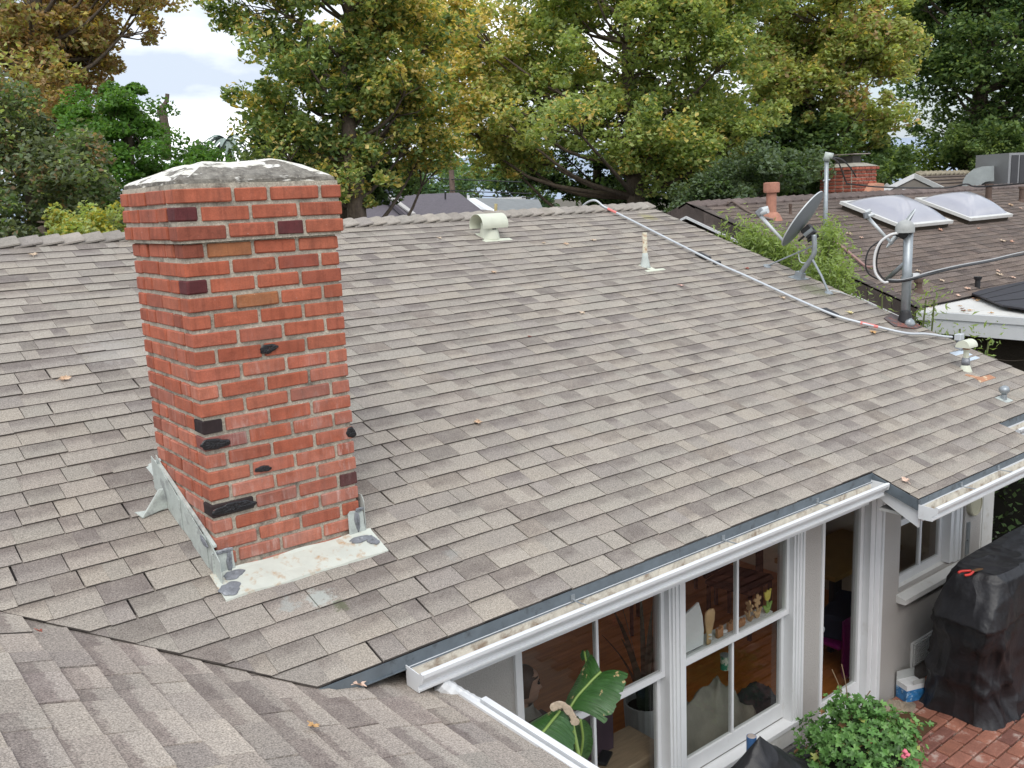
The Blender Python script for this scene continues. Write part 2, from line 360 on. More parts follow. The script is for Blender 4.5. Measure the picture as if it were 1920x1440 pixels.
# ------------------------------------------------------------------ shingles
MS, Z0 = .3448, -.1113
SL = math.hypot(1, MS)
def roofz(y): return Z0+MS*y
PAL = [(c[0]*.97, c[1]*.945, c[2]*.92) for c in [(.310, .286, .256), (.325, .300, .268), (.292, .270, .243), (.276, .255, .232), (.320, .292, .256), (.298, .279, .250), (.266, .244, .226), (.307, .280, .252)]]
def clip(poly, A, B, C):
    o = []; n = len(poly)
    for i in range(n):
        p, q = poly[i], poly[(i+1) % n]; a = A*p[0]+B*p[1]-C; b = A*q[0]+B*q[1]-C
        if a <= 0: o.append(p)
        if (a < 0 < b) or (b < 0 < a):
            t = a/(a-b); o.append((p[0]+(q[0]-p[0])*t, p[1]+(q[1]-p[1])*t))
    return o
def shingles(parent, O, A, U, e, i0, i1, ar, cuts, mo, ma, nobj, pal, wr=(.075, .235), ts=(.0078, .0108), far=1., jit=.003, name='shingle', darkp=.82):
    O, A, U = (np.array(q, float) for q in (O, A, U)); Nn = nrm(np.cross(A, U)); 
    if Nn[2] < 0: Nn = -Nn
    L_ = e+.03; pieces = []
    for i in range(i0, i1):
        a = ar(i)[0]-random.random()*.3; amax = ar(i)[1]; s0 = i*e
        wave = random.random()*6
        while a < amax:
            wd = random.choice((random.uniform(*wr), random.uniform(*wr), wr[0]+(wr[1]-wr[0])*.8)); gap = random.choice((0.0006, .0009, .0022))
            sj = s0+random.uniform(-jit, jit)+.003*math.sin(a*1.7+wave)
            P = [(a+gap, sj), (a+wd, sj+random.uniform(-.0012, .0012)), (a+wd, s0+L_), (a+gap, s0+L_)]
            t_ = random.choice(ts)+random.uniform(-.001, .001); pc = P; cut = False
            for (x, y, z) in cuts:
                q = clip(pc, x, y, z)
                if q != pc: cut = True
                pc = q
                if len(pc) < 3: break
            if len(pc) >= 3:
                c = random.choice(pal); k = random.uniform(.95, 1.06); c = [x*k for x in c]
                th = random.uniform(.30, .95) if random.random() < darkp else 1.5
                if random.random() < .07: th = .0
                ctr = O+A*(sum(p[0] for p in pc)/len(pc))+U*(sum(p[1] for p in pc)/len(pc))
                pieces.append((pc, a, wd, sj, s0, t_, (*c, th), ctr, cut))
            a += wd
    def geo(mb, pc, a, wd, sj, s0, t_, c, org, cutf=False):
        n = len(pc); b = len(mb.V)
        def h(s_): return t_*(1-.86*max(0, min(1, (s_-s0)/L_)))
        for (x, s_) in pc: mb.V.append(tuple(org+A*x+U*s_+Nn*h(s_)))
        for (x, s_) in pc: mb.V.append(tuple(org+A*x+U*s_-Nn*.002))
        uv = [((x-a)/wd, (s_-s0)/e) for (x, s_) in pc]
        mb.f(range(b, b+n), uv, c); mb.mat2 = M_EDGE; mb.mi = getattr(mb, 'mi', None) or []; mb.mi.append(0)
        for i in range(n):
            j = (i+1) % n; mb.f((b+i, b+n+i, b+n+j, b+j), [uv[i], uv[i], uv[j], uv[j]], c); mb.mi.append(1 if abs(pc[j][1]-pc[i][1]) < abs(pc[j][0]-pc[i][0])*.3 or (pc[i][0]+pc[i][1]*1e-9 not in (pc[0][0], pc[1][0]) and cutf) else 0)
    def key(p):
        u, v, z = proj(p[7])
        return (0 if (-20 < u < 1940 and -20 < v < 1460 and z > 0) else 1, z)
    pieces.sort(key=key); cache = {}; mb = MB()
    for n_, p in enumerate(pieces):
        pc, a, wd, sj, s0, t_, c, ctr, cut = p
        if n_ < nobj:
            org = O+A*a+U*s0
            kk = (round(wd*50), round(t_*1000)) if not cut else None
            if kk and kk in cache: me = cache[kk]
            else:
                m1 = MB(); q = [(x-a, s_-s0) for x, s_ in pc]
                if kk: q = [(.001, 0), (kk[0]/50-.0005, 0), (kk[0]/50-.0005, L_), (.001, L_)]; wd = kk[0]/50; 
                geo(m1, q, 0, wd, 0, 0, t_, None, np.zeros(3), cut)
                # local frame mesh is already turned into the roof's directions
                me = m1.mesh(name, mo)
                if kk: cache[kk] = me
            o = bpy.data.objects.new(name, me); o.color = c
            put(o, parent, Matrix.Translation(Vector(org+(U*(sj-s0) if kk else 0))))
        else: geo(mb, pc, a, wd, sj, s0, t_, c, O, cut)
    if mb.F: mb.obj(name+'_field', ma, parent, kind='stuff')
# ================================================================== SETTING
GZ = -2.5
M_GRD = pm('ground_soil', (.10, .085, .06), .95, var=.4, vs=.6, bd=.02, bs=8)
MB().poly([(-4000, -4000, GZ-.06), (4000, -4000, GZ-.06), (4000, 6000, GZ-.06), (-4000, 6000, GZ-.06)]).obj('ground', M_GRD, kind='structure')
def hills():
    mb = MB(); G = []
    for k, (dist, hh) in enumerate(((1900, 0), (2400, 60), (3000, 150), (3600, 0))):
        row = []
        for i in range(90):
            a = math.radians(-40+i*1.6); h = hh*(.7+.35*math.sin(a*7+k)+.2*math.sin(a*17+1.3*k)+.1*math.sin(a*41))
            row.append((CAM[0]+dist*math.sin(a), CAM[1]+dist*math.cos(a), GZ+h))
        G.append(row)
    mb.grid(G).obj('hills', pm('far_hills', (.30, .36, .45), .95, var=.15, vs=.004), smooth=True, kind='structure')  # blue-grey base colour stands in for distance haze on the hills
hills()
# ================================================================== MAIN HOUSE
RIDGE_Y = 4.2; RX = 7.25; EV = -.77; EX = .65; VA = -.70
house = thing('house', (3., 1.5, GZ), 'pale stucco house with weathered grey-brown shingle roof and white gutters', 'house')
def mpt(x, y, off=0.): return (x, y, roofz(y)+off)
FZ0 = Z0+MS*VA
def fpt(x, y, off=0.): return (x, y, FZ0-MS*x+off)
d = MB(); o_ = -.012
yv = lambda x: VA-x
d.poly([mpt(.03+.04, EV, o_), mpt(RX, EV, o_), mpt(RX, RIDGE_Y, o_), mpt(-4.9, RIDGE_Y, o_)])
d.poly([mpt(4.08, EV, o_), mpt(4.08, -1.09, o_), mpt(5.86, -1.09, o_), mpt(5.86, EV, o_)])
d.poly([(RX, RIDGE_Y, roofz(RIDGE_Y)+o_), (RX, RIDGE_Y+3.2, roofz(RIDGE_Y)-1.10), (-5, RIDGE_Y+3.2, roofz(RIDGE_Y)-1.10), (-5, RIDGE_Y, roofz(RIDGE_Y)+o_)])  # unseen back slope kept short so daylight reaches the rear wall gaps
d.prism([(RX-.03, EV, roofz(EV)-.02), (RX-.03, RIDGE_Y, roofz(RIDGE_Y)-.02), (RX-.03, RIDGE_Y, roofz(RIDGE_Y)-.16), (RX-.03, EV, roofz(EV)-.16)], (.025, 0, 0))
roof = d.obj('roof', M_DECK, house, label='long weathered shingle roof slope behind the brick chimney')
o_ = -.022
d = MB(); d.poly([fpt(EX, -.46, o_), fpt(.0, -.60, o_), fpt(-4, VA+4, o_), fpt(-4, -4.2, o_), fpt(EX, -4.2, o_)])
proof = d.obj('porch_roof', M_DECK, house, label='nearer shingle roof slope at the bottom of the valley')
EXP = .1375
sr = (RIDGE_Y-EV)*SL
A_, U_ = (1, 0, 0), (0, 1/SL, MS/SL); O_ = (0, EV, roofz(EV))
nc = int(sr/EXP)+1
def arm(i):
    y = EV+i*EXP/SL
    if i < 0: return (4.08, 5.86)
    return (max(-2.6, VA-y-.25), RX)
# (a,s) cuts: valley x+y>=VA ; rake; ridge; bump-out
cuts = [(-1, -1/SL, -(VA-EV)), (1, 0, RX), (0, 1, sr)]
shingles(roof, O_, A_, U_, EXP, 0, nc, arm, cuts, M_SHO, M_SHA, 300, PAL)
shingles(roof, O_, A_, U_, EXP, -3, 0, arm, [(-1, 0, -4.08), (1, 0, 5.86), (0, -1, .338)], M_SHO, M_SHA, 0, PAL)
# nearer slope: courses along Y, falling towards +X
FPAL = [(c[0]*1.14*k, c[1]*1.12*k, c[2]*1.12*k) for c in PAL for k in (.92, 1.06)]; fo_ = ((EX, 0, FZ0-MS*EX-.012), (0, 1, 0), (-1/SL, 0, MS/SL), .138)
shingles(proof, *fo_, 0, 4, lambda i: (-3.4, -.44), [(1, 0, -.465), (-1, 0, 3.2)], M_SHO2, M_SHA2, 70, FPAL, wr=(.10, .30), ts=(.009, .015), darkp=.85)
shingles(proof, *fo_, 4, 22, lambda i: (-3.4, VA-EX+i*.138/SL+.25), [(1, -1/SL, VA-EX+.035), (-1, 0, 3.2)], M_SHO2, M_SHA2, 215, FPAL, wr=(.10, .30), ts=(.009, .015), darkp=.85)
# ridge caps
M_CAP = pm('cap_shingle', kind='obj', rough=.95, var=.18, vs=12, fine=.3, fs=170, bd=.0016, bs=170)
x = -2.5; prev = None
while x < RX-.02:
    mb = MB(); wd = .155; t = .012
    P = []
    for xx, lf in ((x, .000), (x+wd+.05, .030)):
        for yy, zz in ((RIDGE_Y-.17, roofz(RIDGE_Y-.17)), (RIDGE_Y-.03, roofz(RIDGE_Y)-.004), (RIDGE_Y+.03, roofz(RIDGE_Y)-.004), (RIDGE_Y+.17, roofz(RIDGE_Y-.17))):
            P.append((min(xx, RX), yy+random.uniform(-.006, .006), zz+lf+.012+random.uniform(-.003, .003)))
    b = 0; mb.V = P+[(p[0], p[1], p[2]-.012) for p in P]
    for i in range(3): mb.f((i, i+1, i+5, i+4)); mb.f((i+8, i+12, i+13, i+9))
    for i in range(3): mb.f((4+i, 5+i, 13+i, 12+i)); mb.f((i, 8+i, 9+i, 1+i))
    mb.f((0, 4, 12, 8)); mb.f((3, 11, 15, 7))
    k = random.uniform(.85, 1.1); c = random.choice(PAL); me = mb
    o = me.obj('ridge_cap', M_CAP, roof)
    o.color = (c[0]*k, c[1]*k, c[2]*k, 1); x += wd
# drip edges
mb = MB(); zt = roofz(EV)-.003
mb.box((.02, EV-.006, zt-.055), (4.10, EV+.0, zt)); mb.box((.02, EV-.014, zt-.059), (4.09, EV-.0061, zt-.055))
mb.obj('drip_edge', M_DRIP, house)
mb = MB(); zb = roofz(-1.09)-.003
mb.box((4.07, -1.097, zb-.065), (5.86, -1.091, zb))
mb.prism([(4.078, EV+.004, zt), (4.078, -1.091, zb), (4.078, -1.091, zb-.07), (4.078, EV+.004, zt-.07)], (-.006, 0, 0))
mb.prism([(5.862, EV+.004, zt), (5.862, -1.091, zb), (5.862, -1.091, zb-.07), (5.862, EV+.004, zt-.07)], (.006, 0, 0))
mb.obj('drip_edge', M_DRIP, house)
mb = MB(); mb.box((5.88, EV-.006, zt-.065), (RX, EV, zt)); mb.obj('drip_edge', M_DRIP, house)
mb = MB(); mb.prism([(RX+.001, EV, roofz(EV)-.004), (RX+.001, RIDGE_Y, roofz(RIDGE_Y)-.004), (RX+.001, RIDGE_Y, roofz(RIDGE_Y)-.05), (RX+.001, EV, roofz(EV)-.05)], (.006, 0, 0)); mb.obj('drip_edge', M_DRIP, house)
# white barge of the projecting eave and fascias
mb = MB()
mb.prism([(4.098, -.80, zt-.065), (4.098, -1.085, zb-.05), (4.098, -1.085, zb-.19), (4.098, -.80, zt-.16)], (.022, 0, 0))
mb.box((.66, EV+.003, zt-.21), (4.06, EV+.024, zt-.01)); mb.box((4.13, -1.088, zb-.16), (5.84, -1.068, zb-.006)); mb.box((5.87, EV+.003, zt-.17), (RX-.04, EV+.024, zt-.01))
mb.obj('fascia', M_WHITE, house)
mb = MB(); mb.box((.70, EV+.03, zt-.215), (6.9, -.452, zt-.19)); mb.box((4.13, -1.066, zb-.15), (5.84, -.80, zb-.13)); mb.obj('soffit', M_WHITE2, house)
def gutter(x0, x1, yb, zl, hang, ends=(1, 1), label=None):
    zl -= .016
    pr = [(0, -.012), (0, -.090), (-.070, -.090), (-.094, -.088), (-.096, -.079), (-.080, -.075), (-.085, -.062), (-.100, -.046), (-.110, -.034), (-.111, -.019), (-.129, -.015), (-.131, .002), (-.120, .004), (-.106, .003)]
    inn = [(-.004, -.012), (-.004, -.085), (-.070, -.085), (-.076, -.084), (-.077, -.079), (-.076, -.075), (-.081, -.060), (-.096, -.043), (-.105, -.032), (-.106, -.014), (-.108, -.011), (-.110, -.006), (-.109, -.003), (-.106, -.001)]
    mb = MB(); n = len(pr); b = 0; cl = pr+inn[::-1]; m = len(cl)
    for X in (x0, x1):
        for (y, z) in cl: mb.V.append((X, yb+y, zl+z))
    for i in range(m):
        j = (i+1) % m; mb.f((i, j, m+j, m+i))
    cap = [(0, .0), (0, -.092), (-.070, -.092), (-.095, -.090), (-.089, -.066), (-.099, -.052), (-.121, -.040), (-.127, -.022), (-.129, .002), (-.118, .006), (-.100, -.004)]
    for e, X, dx in ((ends[0], x0, -.004), (ends[1], x1, .004)):
        if e: mb.prism([(X, yb+y, zl+z) for y, z in cap], (dx, 0, 0))
    g = mb.obj('gutter', M_WHITE, house, label=label)
    mb = MB(); G = []
    for X in np.linspace(x0+.01, x1-.01, 40):
        G.append([(X, yb-.0045, zl-.020+.004*math.sin(X*9)), (X, yb-.012, zl-.068), (X, yb-.05, zl-.078+.004*math.sin(X*13)), (X, yb-.070, zl-.074+.005*math.sin(X*7)), (X, yb-.074, zl-.070)])
    mb.grid(G).obj('gutter_dirt', M_GIN, g)
    for X in hang:
        mb = MB(); mb.tube([(X, yb+.006, zl+.004), (X, yb-.02, zl-.006), (X+.01, yb-.115, zl-.006)], .0035, 6); mb.box((X-.012, yb-.006, zl-.008), (X+.012, yb+.0, zl+.022)); mb.obj('gutter_hanger', M_GALV, g)
    return g
gutter(.475, 4.06, EV-.006, -.405, [1.42, 2.55, 3.45], label='long white eave gutter above the windows, stained inside')
gutter(4.075, 5.86, -1.097, -.502, [4.62, 5.15, 5.6], label='short white gutter on the projecting eave')
gutter(5.93, 7.2, EV-.006, -.405, [6.5])
# downspout elbow at the left gutter end and white eave trim of the nearer roof
mb = MB(); p0 = np.array((.60, -.83, -.53)); p1 = np.array((.665, -.86, -.60)); p2 = np.array((.715, -.97, -.64))
path = [p0+(p1-p0)*t for t in np.linspace(0, 1, 6)]+[p1+(p2-p1)*t for t in np.linspace(.15, 1, 8)]
mb.tube(path, [.036+.003*(i % 2) for i in range(len(path))], 10); mb.obj('downspout', M_WHITE, house)
mb = MB(); ze = FZ0-MS*EX
mb.box((EX-.004, -4.2, ze-.055), (EX+.018, -.90, ze+.010)); mb.obj('eave_trim', M_WHITE, house)
mb = MB(); mb.box((EX+.052, -4.2, ze-.06), (EX+.082, -.98, ze-.004)); mb.box((EX+.018, -4.2, ze-.09), (EX+.082, -.98, ze-.075)); mb.obj('eave_trim', M_WHITE, house)
mb = MB(); mb.box((EX-.3, -4.2, GZ), (EX-.18, -.99, ze-.01)); mb.obj('porch_wall', M_STUC, house)
# ---- front wall with openings
WY = -.45; WT = .14
OPN = [(1.325, 2.475, -2.17, -.56), (2.585, 3.71, -2.17, -.56), (4.04, 4.64, -2.46, -.50), (5.06, 5.90, -1.62, -.70)]
mb = MB(); xs = .72
for (a, b, z0, z1) in OPN+[(6.36, 6.36, 0, 0)]:
    mb.box((xs, WY, GZ), (a, WY+WT, -.48))
    if b > a:
        mb.box((a, WY, z1), (b, WY+WT, -.48)); mb.box((a, WY, GZ), (b, WY+WT, z0))
    xs = b
mb.obj('wall', M_STUC, house, label='pale stucco wall with tall white windows')
mb = MB(); mb.prism([(6.40, WY+.0, GZ), (6.40, 4.0, GZ), (6.40, 4.0, roofz(4.)-.06), (6.40, WY, roofz(WY)-.06)], (.14, 0, 0)); mb.obj('side_wall', M_STUC, house)
mb = MB(); mb.box((6.36, WY-.02, GZ), (6.55, WY+.12, -.46)); mb.box((6.33, WY-.012, GZ+.3), (6.3599, WY+.02, -.46)); mb.obj('corner_board', M_WHITE2, house)
def window(x0, x1, z0, z1, mid, label, sill=True, mullx=None):
    w_ = MB(); fr = .055; y0 = WY-.018; y1 = WY+.11
    # casing
    w_.box((x0-.032, y0, z0-.02), (x0, WY+.02, z1+.07)); w_.box((x1, y0, z0-.02), (x1+.075, WY+.02, z1+.07)); w_.box((x0, y0, z1), (x1, WY+.02, z1+.07))
    w_.box((x1+.02, y0-.008, z0-.02), (x1+.035, y0-.0005, z1+.07)); w_.box((x1+.055, y0-.01, z0-.02), (x1+.075, y0-.0005, z1+.07))
    # jamb liners
    w_.box((x0, WY-.005, z0), (x0+.018, y1, z1)); w_.box((x1-.018, WY-.005, z0), (x1, y1, z1)); w_.box((x0+.018, WY-.005, z1-.018), (x1-.018, y1, z1))
    W = w_.obj('window', M_WHITE, house, label=label)
    mx_ = mullx or (x0+x1)/2
    for (a, b, yy) in ((mid, z1-.02, WY+.03), (z0+.01, mid+.004, WY+.068)):
        s_ = MB(); lo = .105 if a < mid-.1 else .038; X0, X1 = x0+.019, x1-.019; st_ = .030
        s_.box((X0, yy, a), (X0+st_, yy+.034, b)); s_.box((X1-st_, yy, a), (X1, yy+.034, b))
        s_.box((X0+st_, yy, a), (X1-st_, yy+.034, a+lo)); s_.box((X0+st_, yy, b-.038), (X1-st_, yy+.034, b))
        s_.obj('sash', M_WHITE, W)
        MB().box((mx_-.009, yy+.002, a+lo), (mx_+.009, yy+.032, b-.038)).obj('muntin', M_WHITE, W)
        for (p, q) in ((X0+st_, mx_-.009), (mx_+.009, X1-st_)):
            MB().box((p, yy+.014, a+lo), (q, yy+.018, b-.038)).obj('pane', M_PANE, W)
    if sill:
        MB().box((x0-.030, WY-.024, z0-.03), (x1+.08, WY+.07, z0-.0)).obj('sill', M_WHITE, W)
        MB().box((x0-.028, WY-.016, z0-.15), (x1+.07, WY-.001, z0-.031)).obj('apron', M_WHITE2, W)
    return W
window(1.325, 2.475, -2.155, -.56, -1.36, 'tall white sash window nearest the porch roof, leaf in front', mullx=1.912)
window(2.585, 3.71, -2.155, -.56, -1.36, 'tall white sash window with wooden flower toys on its rail', mullx=3.145)
# small square window near the corner
w_ = MB(); x0, x1, z0, z1 = 5.06, 5.90, -1.61, -.70
w_.box((x1, WY-.018, z0), (x1+.05, WY+.02, z1+.05)); w_.box((x1+.0501, WY-.010, z0), (x1+.0699, WY+.02, z1+.05)); w_.box((x1+.07, WY-.02, z0), (x1+.10, WY+.02, z1+.05)); w_.box((x1-.05, WY, z0), (x1, WY+.10, z1)); w_.box((x0, WY+.06, z1-.02), (x1-.05, WY+.10, z1)); w_.box((x0, WY+.06, z0), (x0+.012, WY+.10, z1-.02))
W3 = w_.obj('window', M_WHITE, house, label='small white window with deep sloping sill behind the black barbecue cover')
s_ = MB(); yy = WY+.075
s_.box((x0, yy, z0), (x0+.012, yy+.03, z1)); s_.box((x1-.05-.035, yy, z0), (x1-.05, yy+.03, z1)); s_.box((x0, yy-.004, z0), (x1-.05, yy+.03, z0+.06)); s_.box((x0, yy-.006, -1.135), (x1-.05, yy+.03, -1.085)); s_.obj('sash', M_WHITE, W3)
MB().box((5.50, yy, z0+.06), (5.525, yy+.028, -1.135)).obj('muntin', M_WHITE, W3)
for (a, b, c, e) in ((x0+.012, 5.50, z0+.06, -1.135), (5.525, x1-.085, z0+.06, -1.135), (x0+.012, x1-.085, -1.085, z1)):
    MB().box((a, yy+.012, c), (b, yy+.016, e)).obj('pane', M_PANE, W3)
s_ = MB(); s_.prism([(x0-.03, WY+.075, z0), (x0-.03, WY-.075, z0-.045), (x0-.03, WY-.075, z0-.085), (x0-.03, WY+.075, z0-.085)], (x1-x0+.17, 0, 0)); s_.obj('sill', M_WHITE2, W3)
# narrow glazed door
x0, x1, z0, z1 = 4.04, 4.64, -2.42, -.50
w_ = MB(); w_.box((x0-.03, WY-.012, z0-.02), (x0, WY+.03, z1)); w_.box((x1-.006, WY-.005, z0-.03), (x1+.05, WY+.13, z1)); w_.box((x1+.05, WY-.014, z0-.03), (x1+.12, WY+.02, z1)); w_.box((x1+.1201, WY-.028, z0-.03), (x1+.145, WY+.02, z1)); 
D = w_.obj('door', M_WHITE, house, label='tall narrow white glazed door between the window and the barbecue')
s_ = MB(); yy = WY+.05; s_.box((x0, yy, z0), (x0+.012, yy+.04, z1)); s_.box((x1-.05, yy, z0), (x1-.008, yy+.04, z1)); s_.box((x0+.012, yy, z0), (x1-.05, yy+.04, z0+.20)); s_.obj('door_frame', M_WHITE, D)
MB().box((x0+.012, yy+.018, z0+.20), (x1-.05, yy+.024, z1)).obj('pane', M_PANE, D)
MB().lathe((x0+.03, yy-.045, -1.60), (0, 1, 0), [(.004, 0), (.022, .004), (.026, .016), (.012, .028), (.01, .045)], 12).obj('door_handle', M_GALV, D, smooth=True)
MB().box((x0+.06, WY-.16, z0-.055), (x1+.06, WY+.05, z0-.02)).obj('threshold', M_BLK, D)
# utility panel, round plate and crawl-space vent on the wall
mb = MB(); mb.box((6.02, WY-.03, -1.66), (6.30, WY-.0, -.62)); mb.box((6.02, WY-.05, -1.80), (6.34, WY, -1.665)); mb.obj('utility_panel', M_STUC, house)
mb = MB(); q = ony(1823, 944, WY-.03); mb.lathe((q[0], WY-.03, q[2]), (0, -1, 0), [(.10, 0), (.10, .035), (.092, .042), (.086, .042), (.085, .034)], 28)
mb.obj('meter_plate', pm('plate', (.42, .40, .30), .55, var=.1), house, smooth=False)
mb = MB(); mb.box((6.05, WY-.05, -1.45), (6.08, WY-.031, -1.30)); mb.box((6.045, WY-.045, -1.58), (6.09, WY-.0311, -1.46)); mb.obj('latch', M_GALV, house)
mb = MB(); mb.box((5.28, WY-.02, -2.33), (5.75, WY-.001, -2.12)); 
for k in range(9): mb.box((5.30, WY-.028, -2.315+k*.021), (5.73, WY-.0201, -2.302+k*.021))
mb.obj('crawl_vent', M_WHITE2, house)
# ---- interior shell
mb = MB(); mb.box((-1., WY+WT+.001, GZ), (6.39, 4.6, -2.42)); mb.obj('floor', M_WOODF, house)
mb = MB(); mb.box((-1.1, 4.3, -2.42), (6.39, 4.4, -2.2)); mb.box((-1.1, 4.3, -2.2), (-.6, 4.4, -.42)); mb.box((2.4, 4.3, -2.2), (2.8, 4.4, -.42)); mb.box((6.0, 4.3, -2.2), (6.39, 4.4, -.42)); mb.box((-1.1, WY+WT, -2.42), (-1., 4.3, -.1)); mb.box((-1.1, WY+WT, -.42), (6.39, 4.4, -.40)); mb.box((6.3, WY+WT+.001, -2.42), (6.38, 4.3, -.42)); mb.obj('interior_wall', M_INWALL, house)  # gaps in the unseen rear wall added to let daylight into the room
# ================================================================== BRICK CHIMNEY
CH = .0762; CW, CDP = .7297, .6726
chim = thing('chimney', (CW/2, CDP/2, -.1), 'square red brick chimney with corbelled top rising through the near roof', 'chimney')
mb = MB(); rc = .010
mb.box((rc, rc, -.62), (CW-rc, CDP-rc, 18*CH-.01)); mb.box((rc-.022, rc-.022, 18*CH-.012), (CW-rc+.022, CDP-rc+.022, 21*CH+.004))
mb.obj('mortar', M_MORT, chim)
REDS = [(.335, .094, .052), (.35, .10, .055), (.32, .088, .049), (.365, .112, .064), (.325, .095, .057), (.34, .093, .050)]
MAR = (.115, .030, .032); BLK = (.018, .012, .014); BRN = (.33, .13, .055)
spec = {}   # (face,row,index) -> colour
for k, c in {('f', 2, 0): MAR, ('f', 3, 2): MAR, ('l', 3, 3): MAR, ('f', 6, 0): MAR, ('f', 4, 1): BRN, ('f', 7, 1): BRN, ('l', 13, 3): BLK, ('f', 14, 0): BLK, ('f', 15, 0): (.20, .05, .04), ('f', 19, 3): (.07, .02, .022), ('f', 19, 0): BLK, ('f', 5, 2): (.30, .08, .05), ('f', 10, 1): (.34, .09, .05)}.items(): spec[k] = c
BJ = .0170; BH = CH-BJ
def course(r):
    z = (21-r)*CH; off = .022 if r <= 3 else 0
    X0, X1, Y0, Y1 = -off, CW+off, -off, CDP+off
    T = .098
    fl, ft = (X1-X0), (Y1-Y0)
    def split(n_half_first, L_, half_last):
        u = .2159*(L_+BJ)/(.2159*3.5 if (n_half_first or half_last) and abs(L_-ft) > .01 else .2159*3)
        return u
    uf = (fl+BJ)/3.5; ul = (ft+BJ)/3
    cells_f = [.5, 1, 1, 1] if r % 2 == 0 else [1, 1, 1, .5]
    cells_l = [1, 1, 1] if r % 2 == 0 else [.5, 1, 1, .5]
    if r == 1: cells_f = [1.18, .72, 1.1, .5]
    if r == 3: cells_f = [1.0, 1.0, .6, .9]
    out_ = []
    # front / back
    a = X0
    for i, cN in enumerate(cells_f):
        wd = cN*uf-BJ
        out_.append(('f', i, a, a+wd, Y0, Y0+T)); out_.append(('b', i, X0+X1-a-wd, X0+X1-a, Y1-T, Y1)); a += wd+BJ
    a = Y0
    for i, cN in enumerate(cells_l):
        wd = cN*ul-BJ; lo, hi = a, a+wd
        if lo < Y0+.01: lo = Y0+T+BJ
        if hi > Y1-.01: hi = Y1-T-BJ
        if hi-lo > .02:
            out_.append(('l', i, X0, X0+T, lo, hi)); out_.append(('r', i, X1-T, X1, Y0+Y1-hi, Y0+Y1-lo))
        a += wd+BJ
    if r % 2 == 0: pass
    return z, out_
# corner bricks keep their heads flush with both faces, so front units own the corners
for r in range(1, 27):
    z, cells = course(r)
    for (fc, i, a, b, c, e) in cells:
        if fc in 'lr' and r > 24: pass
        col = spec.get((fc, r, i)) or (lambda k: tuple(x*k for x in random.choice(REDS)))(random.uniform(1.0, 1.26))
        if (fc, r, i) not in spec and random.random() < .04: col = (.27, .08, .05)
        mb = MB(); j = lambda s_: random.uniform(-s_, s_)
        mb.box((a, c, z+.001), (b, e, z+BH), ch=random.uniform(.0025, .006))
        ctr = np.array([(a+b)/2, (c+e)/2, z+BH/2]); R = rotz(j(.006))
        V = []
        dx, dy, dz = j(.0025), j(.0025), j(.002)
        if fc in 'fb': dx = 0
        for v in mb.V:
            q = R@(np.array(v)-ctr); q += np.array([j(.0012), j(.0012), j(.0012)])
            q[2] += .004*math.sin(q[0]*9+r)*(.3)
            V.append(tuple(q+ctr+(dx, dy, dz)))
        mb.V = V; o = mb.obj('brick', M_BR, chim, color=(*col, 0.15 if col in (MAR, BLK) else random.choice((.3, 1., 1.))))
        if col == BLK: o['label'] = 'blackened burnt brick'
        elif col == MAR: o['label'] = 'dark maroon brick'
# burnt tar-like lumps
def lump(name, ctr, rad, mat, parent, seed=0, n=10, am=.25, **kw):
    rng = random.Random(seed); mb = MB(); G = []
    ph = [rng.uniform(0, 6) for _ in range(6)]
    for i in range(n+1):
        th = math.pi*i/n; row = []
        for k in range(2*n+1):
            a = math.pi*(k % (2*n))/n; d_ = 1+am*(math.sin(3*a+ph[0]+2*th)+math.sin(5*th+ph[1]+a)*.7+math.sin(7*a+ph[2])*.3*math.sin(th))
            row.append((ctr[0]+rad[0]*d_*math.sin(th)*math.cos(a), ctr[1]+rad[1]*d_*math.sin(th)*math.sin(a), ctr[2]+rad[2]*d_*math.cos(th)))
        G.append(row)
    return mb.grid(G).obj(name, mat, parent, smooth=True, **kw)
M_BURN = pm('burnt_brick', (.012, .011, .013), .22, var=.5, vs=40, bd=.004, bs=70, stain=((.25, .05, .03), 45, .66, .7, .6))
BURN = [((.105, -.0025, 2*CH+.030), .095, .030), ((CW-.015, -.0035, 5*CH+.03), .026, .030), ((.335, -.0035, 11*CH+.034), .045, .022), ((.045, -.0035, 6*CH+.030), .065, .028), ((.255, -.0035, 4*CH+.024), .040, .016)]
